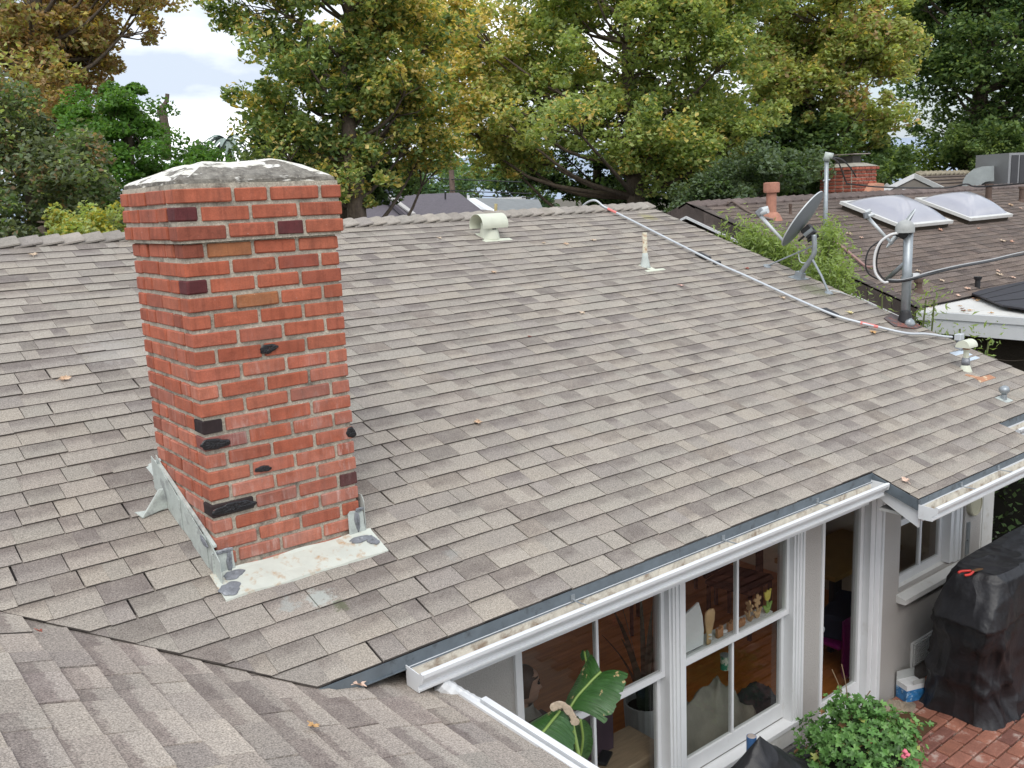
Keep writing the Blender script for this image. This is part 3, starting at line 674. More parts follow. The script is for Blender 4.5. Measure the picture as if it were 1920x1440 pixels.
# concrete crown
def crown():
    zt_ = 21*CH+.004; mb = MB(); n = 14; prof = [(.0, .0), (.0, .016), (.02, .030), (.11, .068), (.185, .098), (.215, .103), (.27, .100)]
    X0, X1, Y0, Y1 = -.004, CW+.004, -.004, CDP+.004; rows = []
    for (ins, h) in prof:
        x0, x1, y0, y1 = X0+ins, X1-ins, Y0+ins*.9, Y1-ins*.9; row = []
        for (p, q) in (((x0, y0), (x1, y0)), ((x1, y0), (x1, y1)), ((x1, y1), (x0, y1)), ((x0, y1), (x0, y0))):
            for k in range(n):
                t_ = k/n; px_, py_ = p[0]+(q[0]-p[0])*t_, p[1]+(q[1]-p[1])*t_
                row.append((px_+random.uniform(-.003, .003), py_+random.uniform(-.003, .003), zt_+h+random.uniform(-.003, .003)+(.008*math.sin(px_*11+py_*7) if h > .03 else 0)))
        rows.append(row+[row[0]])
    for i in range(len(rows)-1):
        b = len(mb.V); m = len(rows[i])
        mb.V += rows[i]+rows[i+1]
        for k in range(m-1):
            seg = k//n; wgt = .0 if seg in (0,) else .36
            if i >= 3: wgt = .42
            if i >= 4: wgt = .9
            if seg == 3 and i >= 1: wgt = .62
            if (k % n in (0, n-1)) and i >= 2: wgt = max(wgt, .55)
            if i == 0: wgt = .1
            mb.f((b+k, b+k+1, b+m+k+1, b+m+k), None, (wgt, wgt, wgt))
    top = rows[-1][:-1]; mb.poly(top, (1, 1, 1)); mb.obj('crown', M_CONC, chim, label='hipped concrete crown smeared with white sealant')
crown()
# flashing
mb = MB()
def lp(x, y, h): return (x, y, roofz(y)+h)
st = [(-.085, .06), (.05, .21), (.20, .36), (.35, .51), (.50, .70)]
for k, (a, b) in enumerate(st):
    x = -.020-.004*(k % 2)
    mb.prism([lp(x, a, .008), lp(x, b+.02, .008), lp(x, b+.02, .155+.04*b+random.uniform(-.014, .010)), lp(x, (a+b)/2, .152+.04*a+random.uniform(-.012, .010)), lp(x, a, (.148+.04*a+random.uniform(-.014, .010)) if k else .12)], (.003, 0, 0))
mb.prism([(-.018, -.02, roofz(-.02)+.146), (-.018, .62, roofz(.62)+.170), (-.018, .62, roofz(.62)+.184), (-.018, -.02, roofz(-.02)+.156)], (.016, 0, 0))
mb.obj('side_flashing', M_FLASH, chim, label='white painted step flashing along the left side')
mb = MB()
mb.prism([(-.03, -.014, roofz(0)+.016), (CW+.02, -.014, roofz(0)+.016), (CW+.02, -.014, roofz(0)-.01), (-.03, -.014, roofz(0)-.01)], (0, -.004, 0))
G = []
for xx in np.linspace(-.045, CW+.045, 24):
    G.append([(xx, -.012, roofz(0)+.022+.004*math.sin(xx*20)), (xx, -.024, roofz(-.024)+.022), (xx, -.055, roofz(-.055)+.019), (xx, -.115, roofz(-.115)+.017+.003*math.sin(xx*15)), (xx, -.176+.004*math.sin(xx*17), roofz(-.176)+.015+.003*math.sin(xx*23)), (xx, -.178+.004*math.sin(xx*17), roofz(-.178)+.002)])
mb.grid(G); mb.obj('apron_flashing', M_FLRUST, chim, label='white apron flashing with rust spots at the foot')
for (xa, xb, hh) in ((-.028, .078, .17), (CW-.075, CW+.018, .19)):   # corner pieces
    yy = -.018; mb = MB()
    hh *= .8; mb.prism([(xa, yy, roofz(0)-.01), (xb, yy, roofz(0)-.01), (xb-.008, yy, roofz(0)+hh*.4), (xb-.010, yy, roofz(0)+hh*.8), (xb-.022, yy, roofz(0)+hh*.86), (xa+.012, yy, roofz(0)+hh*.90), (xa, yy, roofz(0)+hh*.82)], (0, .004, 0))
    if xa > 0: mb.prism([(CW+.0181, -.018, roofz(-.06)), (CW+.0181, .3, roofz(.3)), (CW+.0181, .3, roofz(.3)+.10), (CW+.0181, 0, roofz(0)+.20), (CW+.0181, -.018, roofz(0)+.17)], (-.003, 0, 0))
    mb.obj('corner_flashing', M_FLASH, chim)
def smear(name, c, ux, uy, rx, ry, mat, parent, seed, th=.006, amp=.25):
    rng = random.Random(seed); ux, uy = nrm(ux), nrm(uy); nn = nrm(np.cross(ux, uy)); nn = nn if nn@(CAM-np.array(c)) > 0 else -nn; ph = [rng.uniform(0, 6.3) for _ in range(4)]; G = []
    for i in range(7):
        r = [1, .97, .88, .7, .5, .25, .02][i]; h = [0, .55, .85, 1, 1.05, 1, 1][i]*th; row = []
        for k in range(33):
            a = 2*math.pi*(k % 32)/32; rr = r*(1+amp*(.5*math.sin(2*a+ph[0])+.4*math.sin(3*a+ph[1])+.25*math.sin(7*a+ph[2])))
            row.append(np.array(c)+ux*rx*rr*math.cos(a)+uy*ry*rr*math.sin(a)+nn*h*(1+.25*math.sin(9*a+i)))
        G.append(row)
    return MB().grid(G).obj(name, mat, parent, smooth=True)
for i, (c_, a_, b_) in enumerate(BURN): smear('burnt_patch', c_, (1, 0, 0), (0, 0, 1), a_, b_*.92, M_BURN, chim, 60+i, .0045, .22)
X_, Z_, S_ = (1, 0, 0), (0, 0, 1), (0, 1/SL, MS/SL)
for i, a_ in enumerate([((.048, -.0185, roofz(0)+.060), X_, Z_, .014, .050), ((.028, -.0185, roofz(0)+.112), X_, Z_, .042, .011), ((.05, -.050, roofz(-.05)+.020), X_, S_, .05, .028), ((.0, -.125, roofz(-.125)+.0175), X_, S_, .052, .040), ((-.030, .05, roofz(0.05)+.135), (0, 1, MS), Z_, .05, .014),
                       ((CW-.028, -.0185, roofz(0)+.08), X_, Z_, .013, .055), ((CW-.04, -.060, roofz(-.06)+.020), X_, S_, .065, .020), ((CW+.01, -.09, roofz(-.09)+.018), X_, S_, .03, .03), ((CW-.012, -.0185, roofz(0)+.135), X_, Z_, .022, .012)]):
    smear('sealant', *a_, M_TAR, chim, 20+i)
mb = MB()   # kick-out at the back left corner and hidden cricket
k0, k1, k2, k3 = [on(u, v, (0, -MS, 1), Z0+.008) for u, v in ((253, 962), (268, 972), (300, 958), (318, 952))]
mb.prism([k0, k1, k2, k3], (0, 0, .004)); mb.obj('kickout_flange', M_FLASH, chim)
MB().prism([k1+(.0, .0, .005), k3+np.array((0, 0, .005)), k3+np.array((-.02, 0, .10)), k3+np.array((-.04, .0, .10))], (0, .006, .003)).obj('kickout_flashing', M_FLASH, chim)
MB().prism([lp(-.02, CDP, .0), lp(CW+.02, CDP, .0), lp(CW/2, CDP+.02, .13)], (0, .25, .08)).obj('cricket_flashing', M_FLASH, chim)
mb = MB(); mb.prism([(-.006, .50, roofz(.5)+.16), (-.006, CDP, roofz(CDP)+.12), (-.006, CDP, roofz(CDP)+.20), (-.006, .60, roofz(.6)+.19)], (-.004, 0, 0)); mb.obj('mortar_patch', M_FLASH, chim)
# ================================================================== THINGS ON THE MAIN ROOF
def rp(u, v, off=0.):
    return on(u, v, (0, -MS, 1), Z0+off)
RN = nrm((0, -MS, 1)); RU = np.array(U_)
# big hooded vent
q = rp(934, 452); vt = thing('roof_vent', q, 'large cream hooded roof vent with half-round cap near the ridge', 'roof vent')
mb = MB(); 
def rq(dx, ds, dn): return q+np.array((1., 0, 0))*dx+RU*ds+RN*dn
mb.prism([rq(-.17, -.02, .004), rq(.17, -.02, .004), rq(.17, .04, .004), rq(.06, .045, .004), rq(.06, .22, .004), rq(-.13, .22, .004), rq(-.13, .045, .004), rq(-.17, .04, .004)], RN*.006); mb.obj('flange', M_CREAM, vt)
c0 = q+np.array((-.03, .10, .03))
mb = MB(); mb.lathe(c0, (0, 0, 1), [(.105, -.03), (.102, .0), (.095, .05), (.083, .10), (.078, .16)], 22); mb.obj('vent_neck', M_CREAM, vt, smooth=True)
mb = MB(); G = []; hc = c0+np.array((0, 0, .135)); Rr = .108; Lx = .158
for X in (-Lx, Lx):
    G.append([(hc[0]+X, hc[1]+Rr*math.cos(a)*1.05, hc[2]+Rr*math.sin(a)) for a in np.linspace(-.35, math.pi+.35, 22)])
G2 = [[(x_, hc[1]+(y_-hc[1])*.965, hc[2]+(z_-hc[2])*.965) for (x_, y_, z_) in r] for r in G]
mb.grid(G); mb.grid(G2, flip=True); mb.grid([G[0], G2[0]]); mb.grid([G[1], G2[1]], flip=True)
mb.obj('vent_hood', M_CREAM, vt, smooth=True)
MB().box((hc[0]-.02, hc[1]-.09, hc[2]-.05), (hc[0]+.02, hc[1]+.09, hc[2]-.02)).obj('vent_core', M_BLK, vt)
# slim vent pipe
q = rp(1214, 503); vt = thing('vent_pipe', q, 'slim peeling cream vent pipe with flared boot in mid roof', 'vent pipe')
mb = MB(); mb.prism([rq(-.10, -.10, .004), rq(.16, -.10, .004), rq(.16, -.06, .004), rq(-.10, -.06, .004)], RN*.006)
mb.prism([rq(-.02, -.06, .004), rq(.05, -.06, .004), rq(.045, .08, .004), rq(-.05, .08, .004)], RN*.006); mb.obj('flange', M_CREAM, vt)
MB().lathe(q+np.array((-.0, .03, -.01)), (0, 0, 1), [(.062, 0), (.050, .03), (.032, .11), (.027, .16)], 14).obj('boot', M_FLASH, vt, smooth=True)
MB().lathe(q+np.array((-.0, .03, .12)), (0, 0, 1), [(.024, 0), (.024, .23), (.019, .23), (.019, .19)], 14).obj('pipe', pm('peeling_pipe', (.70, .66, .52), .7, var=.1, stain=((.40, .20, .10), 30, .5, .62, .8)), vt)
# capped flue near the right edge
q = rp(1810, 694); vt = thing('flue', q, 'small cream capped flue with rusty collar by the roof edge', 'flue')
MB().lathe(q+np.array((0, .0, -.03)), (0, 0, 1), [(.062, 0), (.052, .03), (.034, .075), (.030, .08)], 14, sx=1.0).obj('boot', M_CREAM, vt, smooth=True)
MB().lathe(q+np.array((0, 0, .045)), (0, 0, 1), [(.034, 0), (.036, .03), (.03, .065)], 12).obj('collar', M_TAR, vt, smooth=True)
MB().lathe(q+np.array((0, 0, .10)), (0, 0, 1), [(.024, 0), (.022, .03), (.024, .09)], 12).obj('pipe', M_CREAM, vt)
MB().lathe(q+np.array((0, 0, .185)), (0, 0, 1), [(.030, 0), (.031, .018)], 12).obj('rust_band', pm('rust', (.30, .12, .05), .8, var=.3), vt)
mb = MB(); G = []; hc = q+np.array((.0, 0, .215))
for sgn, r in ((-1, 1), (1, 1)):
    G.append([hc+np.array((sgn*.075, .062*math.cos(a), .058*math.sin(a)-.004)) for a in np.linspace(-.1, math.pi+.1, 14)])
for sg in (0, 1): mb.poly([p for p in (G[sg] if sg else G[sg][::-1])])
mb.grid(G); mb.obj('cap', M_CREAM, vt)
q = rp(1845, 712); fl = MB(); fl.prism([rq(-.13, -.03, .004), rq(.15, -.03, .004), rq(.15, .03, .004), rq(-.0, .035, .004), rq(-.08, .12, .004), rq(-.12, .12, .004), rq(-.08, .03, .004)], RN*.006)
fl.obj('metal_flange', pm('rusted_flange', (.42, .20, .11), .75, var=.2, vs=14, stain=((.62, .50, .34), 16, .52, .62, .9)), label='rust-orange metal flange below the capped flue', cat='flashing')
q = rp(1882, 750); vt = thing('ball_vent', q, 'little round silver ball vent on a square base near the eave', 'roof vent')
mb = MB(); mb.prism([rq(-.06, -.05, .003), rq(.06, -.05, .003), rq(.06, .05, .003), rq(-.06, .05, .003)], RN*.007); mb.obj('base_plate', M_FLASH, vt)
MB().lathe(q, (0, 0, 1), [(.024, 0), (.022, .05)], 10).obj('neck', M_GALV, vt)
lump('ball', q+np.array((0, 0, .085)), (.045, .042, .036), M_GALV, vt, 2, 8, .02)
# conduit run
def path_on(pts, off=.045): return [rp(u, v, off) for u, v in pts]
cpts = [(1121, 385.5), (1133, 388), (1157, 399.5), (1327, 485), (1400, 518), (1547, 584), (1613, 605), (1646, 613), (1700, 625), (1735, 626), (1771, 631), (1785, 632)]
base = path_on(cpts); first = base[0]
pre = [np.array((first[0]-.03, RIDGE_Y+.22, roofz(RIDGE_Y)+.0)), np.array((first[0]-.02, RIDGE_Y+.10, roofz(RIDGE_Y)+.07)), np.array((first[0]+.0, RIDGE_Y-.02, roofz(RIDGE_Y)+.085))]
def smooth_path(P, n=6):
    P = [np.array(p, float) for p in P]; o = []
    for i in range(len(P)-1):
        p0, p1, p2, p3 = P[max(i-1, 0)], P[i], P[i+1], P[min(i+2, len(P)-1)]
        for k in range(n):
            t = k/n; o.append(.5*((2*p1)+(-p0+p2)*t+(2*p0-5*p1+4*p2-p3)*t*t+(-p0+3*p1-3*p2+p3)*t**3))
    return o+[P[-1]]
cond = thing('conduit', base[5], 'long pale grey conduit crossing the roof from ridge to right edge', 'conduit')
MB().tube(smooth_path(pre+base[1:]), .0122, 8).obj('pipe', M_COND, cond, smooth=True)
for a, b in (((1140, 391.5), (1156, 399)), ((1613, 605), (1646, 613))): MB().tube(path_on([a, b]), .0148, 8).obj('tape_band', M_REDTAPE, cond)
for u, v in ((1319, 483), (1556, 589), (1345, 495)):
    p = rp(u, v, .006); mb = MB(); tdir = nrm(rp(u+20, v+10)-rp(u, v)); sd_ = nrm(np.cross(RN, tdir))
    L2 = .08 if u != 1345 else .02
    mb.prism([p-tdir*L2-sd_*.05, p+tdir*L2-sd_*.05, p+tdir*L2+sd_*.03, p-tdir*L2+sd_*.03], RN*.032); mb.obj('support_block', M_BLK, cond)
q = rp(1808, 668); jb = thing('junction_box', q, 'grey junction box on a short post over bright metal plate', 'junction box')
mb = MB(); mb.prism([rq(-.10, -.09, .003), rq(.12, -.09, .003), rq(.12, .10, .003), rq(-.10, .10, .003)], RN*.004); mb.obj('base_plate', pm('bright_metal', (.62, .70, .78), .3, .4), jb)
q2 = rp(1797, 655); e_ = rp(1795, 634, .045)
MB().lathe(q2, (0, 0, 1), [(.045, 0), (.042, .01), (.022, .035), (.02, .09)], 12).obj('boot', M_TAR, jb, smooth=True)
MB().box(q2+np.array((-.035, -.03, .085)), q2+np.array((.045, .03, .145)), ch=.006).obj('box', M_COND, jb)
# ---- fallen leaves
def fallen(u, v, size, col, label, plane='main', lift=.012):
    if plane == 'main': p = rp(u, v, .012); n = RN; up_ = RU
    elif plane == 'fore': p = on(u, v, (MS, 0, 1), FZ0+.012); n = nrm((MS, 0, 1)); up_ = nrm((-1, 0, MS))
    else: p, n, up_ = plane
    x_ = np.cross(up_, n); a0 = random.uniform(0, 6.28); mb = MB(); ring = []; ring2 = []; size *= .8
    for k in range(20):
        a = a0+2*math.pi*k/20; lobes = [1, .55, .85, .45][k % 4]*(.7+.5*abs(math.cos((a-a0)/2)))
        r = size*lobes; c_ = x_*math.cos(a)*r+up_*math.sin(a)*r*.85
        ring.append(p+c_+n*(random.uniform(.2, 1.)*size*.55)); 
    b = len(mb.V); mb.V.append(tuple(p+n*size*.06)); mb.V += [tuple(r) for r in ring]
    for k in range(20): mb.f((0, 1+k, 1+(k+1) % 20))
    mb.tube([p+n*.004, p+n*size*.3+x_*math.cos(a0+3)*size*.7+up_*math.sin(a0+3)*size*.7, p+n*size*.25+x_*math.cos(a0+3)*size*1.3+up_*math.sin(a0+3)*size*1.3], .0016, 4)
    o = mb.obj('fallen_leaf', M_DRY, None, color=col, label=label, cat='leaf', group='dry leaves fallen on the roofs'); return o
M_DRY = pm('dry_leaf', kind='obj', rough=.75, var=.3, vs=40, bd=.002, bs=60)
TAN = (.58, .42, .29); ORG = (.58, .36, .16); PNK = (.66, .48, .38); REDL = (.30, .09, .06); YEL = (.68, .60, .32); PAL_ = (.62, .50, .38)
for a in [(121, 712, .05, TAN, 'tan fallen leaf on the roof well left of the chimney', 'main'), (672, 1285, .045, PNK, 'curled pinkish leaf with a stalk under the metal drip edge', 'fore'),
          (586, 1363, .035, ORG, 'crumpled orange leaf on the nearer roof at the bottom', 'fore'), (72, 1184, .022, REDL, 'tiny red-brown leaf on the nearer roof at left', 'fore'),
          (895, 793, .04, TAN, 'flat tan leaf on the roof right of the chimney middle', 'main'), (926, 511, .04, TAN, 'tan leaf on the roof below the hooded vent', 'main'),
          (1090, 587, .04, PAL_, 'pale leaf alone in the middle of the main roof', 'main'), (1019, 456, .03, PAL_, 'leftmost of three small pale leaves right of the hooded vent', 'main'),
          (1061, 458, .045, TAN, 'middle of three small leaves right of the hooded vent', 'main'), (1113, 451, .04, PAL_, 'rightmost of three small leaves right of the hooded vent', 'main'),
          (824, 447, .035, PAL_, 'pale leaf just left of the hooded vent', 'main'), (1277, 536, .04, (.55, .35, .30), 'faint pink leaf below the slim vent pipe', 'main'),
          (1468, 560, .045, PAL_, 'pale leaf beside the conduit below the satellite dish', 'main'), (1593, 587, .05, YEL, 'yellow-green leaf between conduit and roof edge', 'main'),
          (1637, 624, .05, ORG, 'orange leaf under the red tape of the conduit', 'main'), (1697, 902, .045, PNK, 'pink leaf on the projecting eave corner', 'main'),
          (992, 631, .02, REDL, 'tiny dark red leaf in the middle of the main roof', 'main'), (62, 479, .045, PAL_, 'pale leaf near the ridge left of the chimney', 'main'),
          (1401, 504, .04, REDL, 'small red leaf by the roof edge above the conduit', 'main')]: fallen(*a)
# ---- satellite dishes and masts
def camdir(rx, ux, fw_): return nrm(RT*rx+UP*ux+FW*fw_)
def dish(root, ctr, M_, N_, a, b, depth, back, front):
    """elliptic reflector: M_ long axis, N_ facing direction"""
    m_ = np.cross(M_, N_); mb = MB(); rows = []; rows2 = []
    for i in range(7):
        r = i/6; rows.append([ctr+(M_*a*math.cos(t)+m_*b*math.sin(t))*r+N_*(depth*r*r) for t in np.linspace(0, 2*math.pi, 33)])
        rows2.append([p-N_*.012 for p in rows[-1]])
    mb.grid(rows[1:]); mb.poly(rows[1][:-1]); mb.grid([rows[-1], rows2[-1]])
    mb.obj('dish_face', front, root, smooth=True)
    mb = MB(); mb.grid(rows2[1:], flip=True); mb.poly(rows2[1][:-1][::-1]); mb.obj('dish_back', back, root, smooth=True)
b1 = rp(1497, 522); d1 = thing('satellite_dish', b1, 'larger grey satellite dish on a bent braced mast at the roof edge', 'satellite dish')
XM = b1[0]
ctr = at(1509, 413, np.hypot(*(onx(1509, 413, XM)-CAM)[:2]))
Mx = camdir(66, 84, -8); Nx = nrm(np.cross(np.cross(Mx, camdir(-72, 52, 34)), Mx))
dish(d1, ctr, Mx, Nx, .335, .27, .035, M_DISH, M_DISHL)
elb = onx(1527, 470, XM); top = onx(1526, 440, XM); dd = np.hypot(*(onx(1500, 430, XM)-CAM)[:2])
MB().tube(smooth_path([b1+RN*.03, onx(1508, 503, XM), onx(1521, 485, XM), elb, top]), .026, 10).obj('mast', M_GALV, d1, smooth=True)
mb = MB(); q = b1; mb.prism([rq(-.09, -.05, .004), rq(.10, -.07, .004), rq(.09, .07, .004), rq(-.12, .05, .004)], RN*.008); mb.prism([rq(-.035, -.05, .01), rq(.035, -.05, .01), rq(.03, .04, .01), rq(-.03, .04, .01)], RN*.06); mb.obj('foot', M_GALV, d1)
f1 = rp(1438, 499, .01); f2 = rp(1554, 549, .01)
MB().tube([f1, onx(1522, 462, XM)], .009, 6).obj('brace', M_GALV, d1); MB().tube([f2, at(1540, 517, 10.05), onx(1523, 486, XM)], .012, 7).obj('brace', M_GALV, d1)
for f_ in (f1, f2): MB().lathe(f_-RN*.004, RN, [(.045, 0), (.04, .012), (.015, .022)], 12).obj('brace_foot', M_GALV, d1)
MB().tube(smooth_path([f2+RN*.01, rp(1560, 545, .03), rp(1575, 548, .03), rp(1587, 552, .02)]), .006, 6).obj('cable', M_DISHL, d1)
MB().tube(smooth_path([at(1497, 470, dd), at(1500, 490, dd), at(1512, 492, dd), at(1521, 480, dd)]), .006, 6).obj('cable', M_DISHL, d1)
a0_ = ctr-Mx*.30+Nx*.02; a1_ = at(1425, 404, dd-.05)
MB().tube([a0_, (a0_+a1_)/2, a1_], [.014, .017, .020], 8).obj('feed_arm', M_DISHL, d1, smooth=True)
mb = MB(); Rm = np.stack([nrm(a0_-a1_), nrm(np.cross(a0_-a1_, (0, 0, 1))), nrm(np.cross(np.cross(a0_-a1_, (0, 0, 1)), a0_-a1_))], 1)
mb.box((-.04, -.035, -.035), (.03, .035, .05), ch=.012, R=Rm, o=a1_+np.array((0, 0, .025))); mb.obj('feed_head', M_DISH, d1)
mb = MB(); mb.tube([a1_+np.array((0, 0, .045)), at(1441, 390, dd-.05)], [.035, .025], 10); mb.tube([a1_+np.array((0, 0, .02)), at(1440, 396, dd-.12)], [.028, .022], 10); mb.obj('feed_horn', M_DISHL, d1)
mb = MB(); mb.box((-.07, -.05, -.05), (.05, .05, .06), ch=.01, R=Rm, o=at(1517, 436, dd+.02)); mb.tube([at(1526, 428, dd), at(1497, 452, dd)], .012, 6); mb.tube([at(1514, 452, dd), at(1535, 441, dd)], .02, 6); mb.obj('bracket', M_BLK, d1)
mb = MB(); mb.tube([at(1508, 442, dd), at(1524, 430, dd)], [.03, .045], 8); mb.obj('bracket_plate', M_GALV, d1)
# service mast with weatherhead near the right edge
b2 = rp(1697, 607); m2 = thing('service_mast', b2, 'thick grey electric mast with domed weatherhead at the roof edge', 'electric mast')
tp = onx(1704, 432, b2[0]); tp[1] = b2[1]; dm = np.hypot(*(tp-CAM)[:2])
MB().tube([b2, np.array((b2[0], b2[1], tp[2]))], .043, 14).obj('pipe', M_GALV, m2, smooth=True)
MB().lathe(b2-np.array((0, 0, .02)), (0, 0, 1), [(.075, 0), (.066, .06), (.05, .13), (.046, .15)], 14).obj('boot', M_BLK, m2, smooth=True)
lump('sealant', b2+np.array((-.02, -.05, .01)), (.05, .05, .05), M_GALV, m2, 4, 8, .1)
q = b2; mb = MB(); mb.prism([rq(-.24, -.02, .012), rq(-.05, -.14, .012), rq(.09, -.13, .012), rq(.08, .2, .012), rq(-.15, .15, .012)], RN*.006); mb.obj('patch', pm('tar_patch', (.10, .08, .08), .9, var=.4, vs=20, stain=((.30, .10, .07), 12, .52, .6, .8)), m2)
wh = at(1697, 427, dm-.02)
mb = MB(); G = []
for i in range(9):
    th = (math.pi/2)*i/8; G.append([wh+np.array((.088*math.sin(th)*math.cos(a), .088*math.sin(th)*math.sin(a), .085*math.cos(th)-.01)) for a in np.linspace(0, 2*math.pi, 21)])
G.append([wh+np.array((.088*math.cos(a), .088*math.sin(a), -.045)) for a in np.linspace(0, 2*math.pi, 21)]); mb.grid(G, flip=True); mb.obj('weatherhead', pm('cast_hood', (.36, .37, .36), .7, var=.15, vs=20), m2, smooth=True)
MB().tube([at(1682, 437, dm-.05), at(1698, 440, dm)], [.03, .05], 10).obj('weatherhead_face', M_BLK, m2)
MB().lathe(onx(1700, 520, b2[0])*np.array((1, 0, 1))+np.array((0, b2[1], -.03)), (0, 0, 1), [(.055, 0), (.055, .035)], 14).obj('clamp', M_GALV, m2)
def wire(name, pts, r, mat, parent=None, **kw): return MB().tube(smooth_path([at(*p) for p in pts], 5), r, 6).obj(name, mat, parent, smooth=True, **kw)
wire('cable', [(1690, 437, dm-.05), (1670, 440, dm-.08), (1650, 455, dm-.08), (1640, 480, dm-.08), (1641, 510, dm-.08), (1655, 528, dm-.08), (1665, 529, dm-.06)], .013, pm('white_cable', (.66, .66, .66), .5), m2)
wire('cable', [(1690, 440, dm-.03), (1660, 445, dm-.05), (1646, 475, dm-.05), (1645, 505, dm-.05), (1662, 526, dm-.05), (1690, 528, dm-.1), (1715, 522, dm-.1)], .008, M_BLK, m2)
wire('cable', [(1650, 452, dm-.0), (1631, 466, dm-.0), (1623, 490, dm-.0), (1628, 512, dm-.0), (1648, 524, dm-.0), (1670, 529, dm-.03)], .008, M_BLK, m2)
wire('cable', [(1660, 527, dm-.02), (1685, 528, dm-.12), (1715, 522, dm-.12), (1740, 515, dm+.2), (1800, 500, dm+1.), (1860, 489, dm+2.2), (1925, 475, dm+4), (2040, 455, dm+8)], .014, M_BLK, m2, label='heavy black service cable swinging off to the right')
wire('cable', [(1665, 524, dm), (1698, 524, dm-.07), (1740, 511, dm+.2), (1800, 497, dm+1.), (1860, 486, dm+2.2), (1925, 471, dm+4), (2040, 450, dm+8)], .008, pm('grey_cable', (.4, .4, .4), .5), m2)
MB().tube([at(1664, 523, dm+.3), at(1698, 492, dm)], .022, 8).obj('stay', M_GALV, m2, smooth=True)
mb = MB(); mb.prism([at(1712, 513, dm+.0), at(1724, 512, dm+.05), at(1724, 518, dm+.05), at(1712, 519, dm)], (.02, .03, 0)); mb.obj('insulator', M_WHITE, m2)
# smaller dish behind the mast
dm2 = dm+.25; c2 = at(1693, 431, dm2); d2 = thing('satellite_dish', c2, 'smaller satellite dish seen edge-on behind the electric mast', 'satellite dish')
Mx = camdir(44, 63, -5); Nx = nrm(np.cross(np.cross(Mx, camdir(-75, 50, 16)), Mx)); dish(d2, c2, Mx, Nx, .225, .19, .03, M_DISH, M_DISHL)
a0_ = c2-Mx*.17; a1_ = at(1627, 407, dm2-.05)
MB().tube([a0_, a1_], [.013, .017], 8).obj('feed_arm', M_DISHL, d2, smooth=True)
mb = MB(); mb.tube([at(1626, 409, dm2-.05), at(1624, 398, dm2-.05)], [.03, .032], 8); mb.obj('feed_head', M_DISH, d2)
mb = MB(); mb.tube([at(1624, 399, dm2-.05), at(1633, 394, dm2-.05)], [.024, .018], 8); mb.tube([at(1629, 405, dm2-.1), at(1640, 402, dm2-.1)], [.018, .015], 8); mb.obj('feed_horn', M_DISHL, d2)
MB().tube([c2-Nx*.02, at(1700, 446, dm)], [.05, .03], 8).obj('bracket', M_GALV, d2)
# slender mast on the far side
p0 = onx(1548, 548, 9.52); p1 = onx(1550, 297, 9.52); p0[1] = p1[1]; m1 = thing('service_mast', (p1[0], p1[1], p0[2]), 'slender galvanised pole with white cap before the far chimney', 'electric mast')
MB().tube([(p1[0], p1[1], .3), p1], .027, 10).obj('pipe', M_GALV, m1, smooth=True)
dn = np.hypot(*(p1-CAM)[:2])
MB().tube([at(1549, 302, dn), at(1552, 291, dn), at(1562, 293, dn)], [.045, .055, .04], 10).obj('weatherhead', M_FLASH, m1, smooth=True)
MB().tube([at(1543, 339, dn-.02), at(1556, 337, dn+.02)], .012, 6).obj('clamp', M_GALV, m1)
# ================================================================== NEIGHBOURING HOUSE
NX, NRY, NM = 9.5, 5.45, .37; NZ = 1.29-NM*NRY; NSL = math.hypot(1, NM); NEV = 1.88; NX1 = 24.
def nz_(y): return NZ+NM*y
def npx(u, v, off=0.): return on(u, v, (0, -NM, 1), NZ+off)
NN = nrm((0, -NM, 1)); NU = nrm((0, 1, NM))
nb = thing('house', (15, 4, GZ), 'brown shingled neighbouring house beyond the gap at right', 'house')
mb = MB(); mb.poly([(NX, NEV, nz_(NEV)-.012), (NX1, NEV, nz_(NEV)-.012), (NX1, NRY, nz_(NRY)-.012), (NX, NRY, nz_(NRY)-.012)])
mb.poly([(NX, NRY, nz_(NRY)-.012), (NX1, NRY, nz_(NRY)-.012), (NX1, NRY+5.2, nz_(NRY)-1.9), (NX, NRY+5.2, nz_(NRY)-1.9)])
nroof = mb.obj('roof', M_DECK, nb)
NPAL = [(.138, .108, .090), (.155, .120, .100), (.122, .097, .084), (.145, .117, .102), (.165, .13, .110)]
shingles(nroof, (0, NEV, nz_(NEV)), (1, 0, 0), (0, 1/NSL, NM/NSL), .135, 0, int((NRY-NEV)*NSL/.135)+1, lambda i: (NX, NX1), [(-1, 0, -NX), (1, 0, NX1), (0, 1, (NRY-NEV)*NSL)], M_NSO, M_NSA, 170, NPAL, wr=(.16, .36), ts=(.009, .014), darkp=.4, name='brown_shingle')
M_NCAP = pm('brown_cap', kind='obj', rough=.95, var=.25, vs=10, fine=.2, fs=60)
y = NEV-.05; L_ = .33
while y < NRY-.03:     # rake tiles along the gable edge
    y2 = min(y+L_, NRY); mb = MB(); z1, z2 = nz_(y), nz_(y2)
    mb.prism([(NX-.05, y+.008, z1+.035), (NX-.05, y2, z2+.028), (NX-.05, y2, z2-.17), (NX-.05, y+.008, z1-.165)], (.028, 0, 0))
    mb.prism([(NX-.05, y+.008, z1+.035), (NX-.05, y2, z2+.028), (NX-.05, y2, z2+.010), (NX-.05, y+.008, z1+.012)], (.20, 0, .0))
    k = random.uniform(.55, .9); mb.obj('rake_tile', M_NCAP, nroof, color=(.12*k, .095*k, .085*k)); y = y2
y = NRY
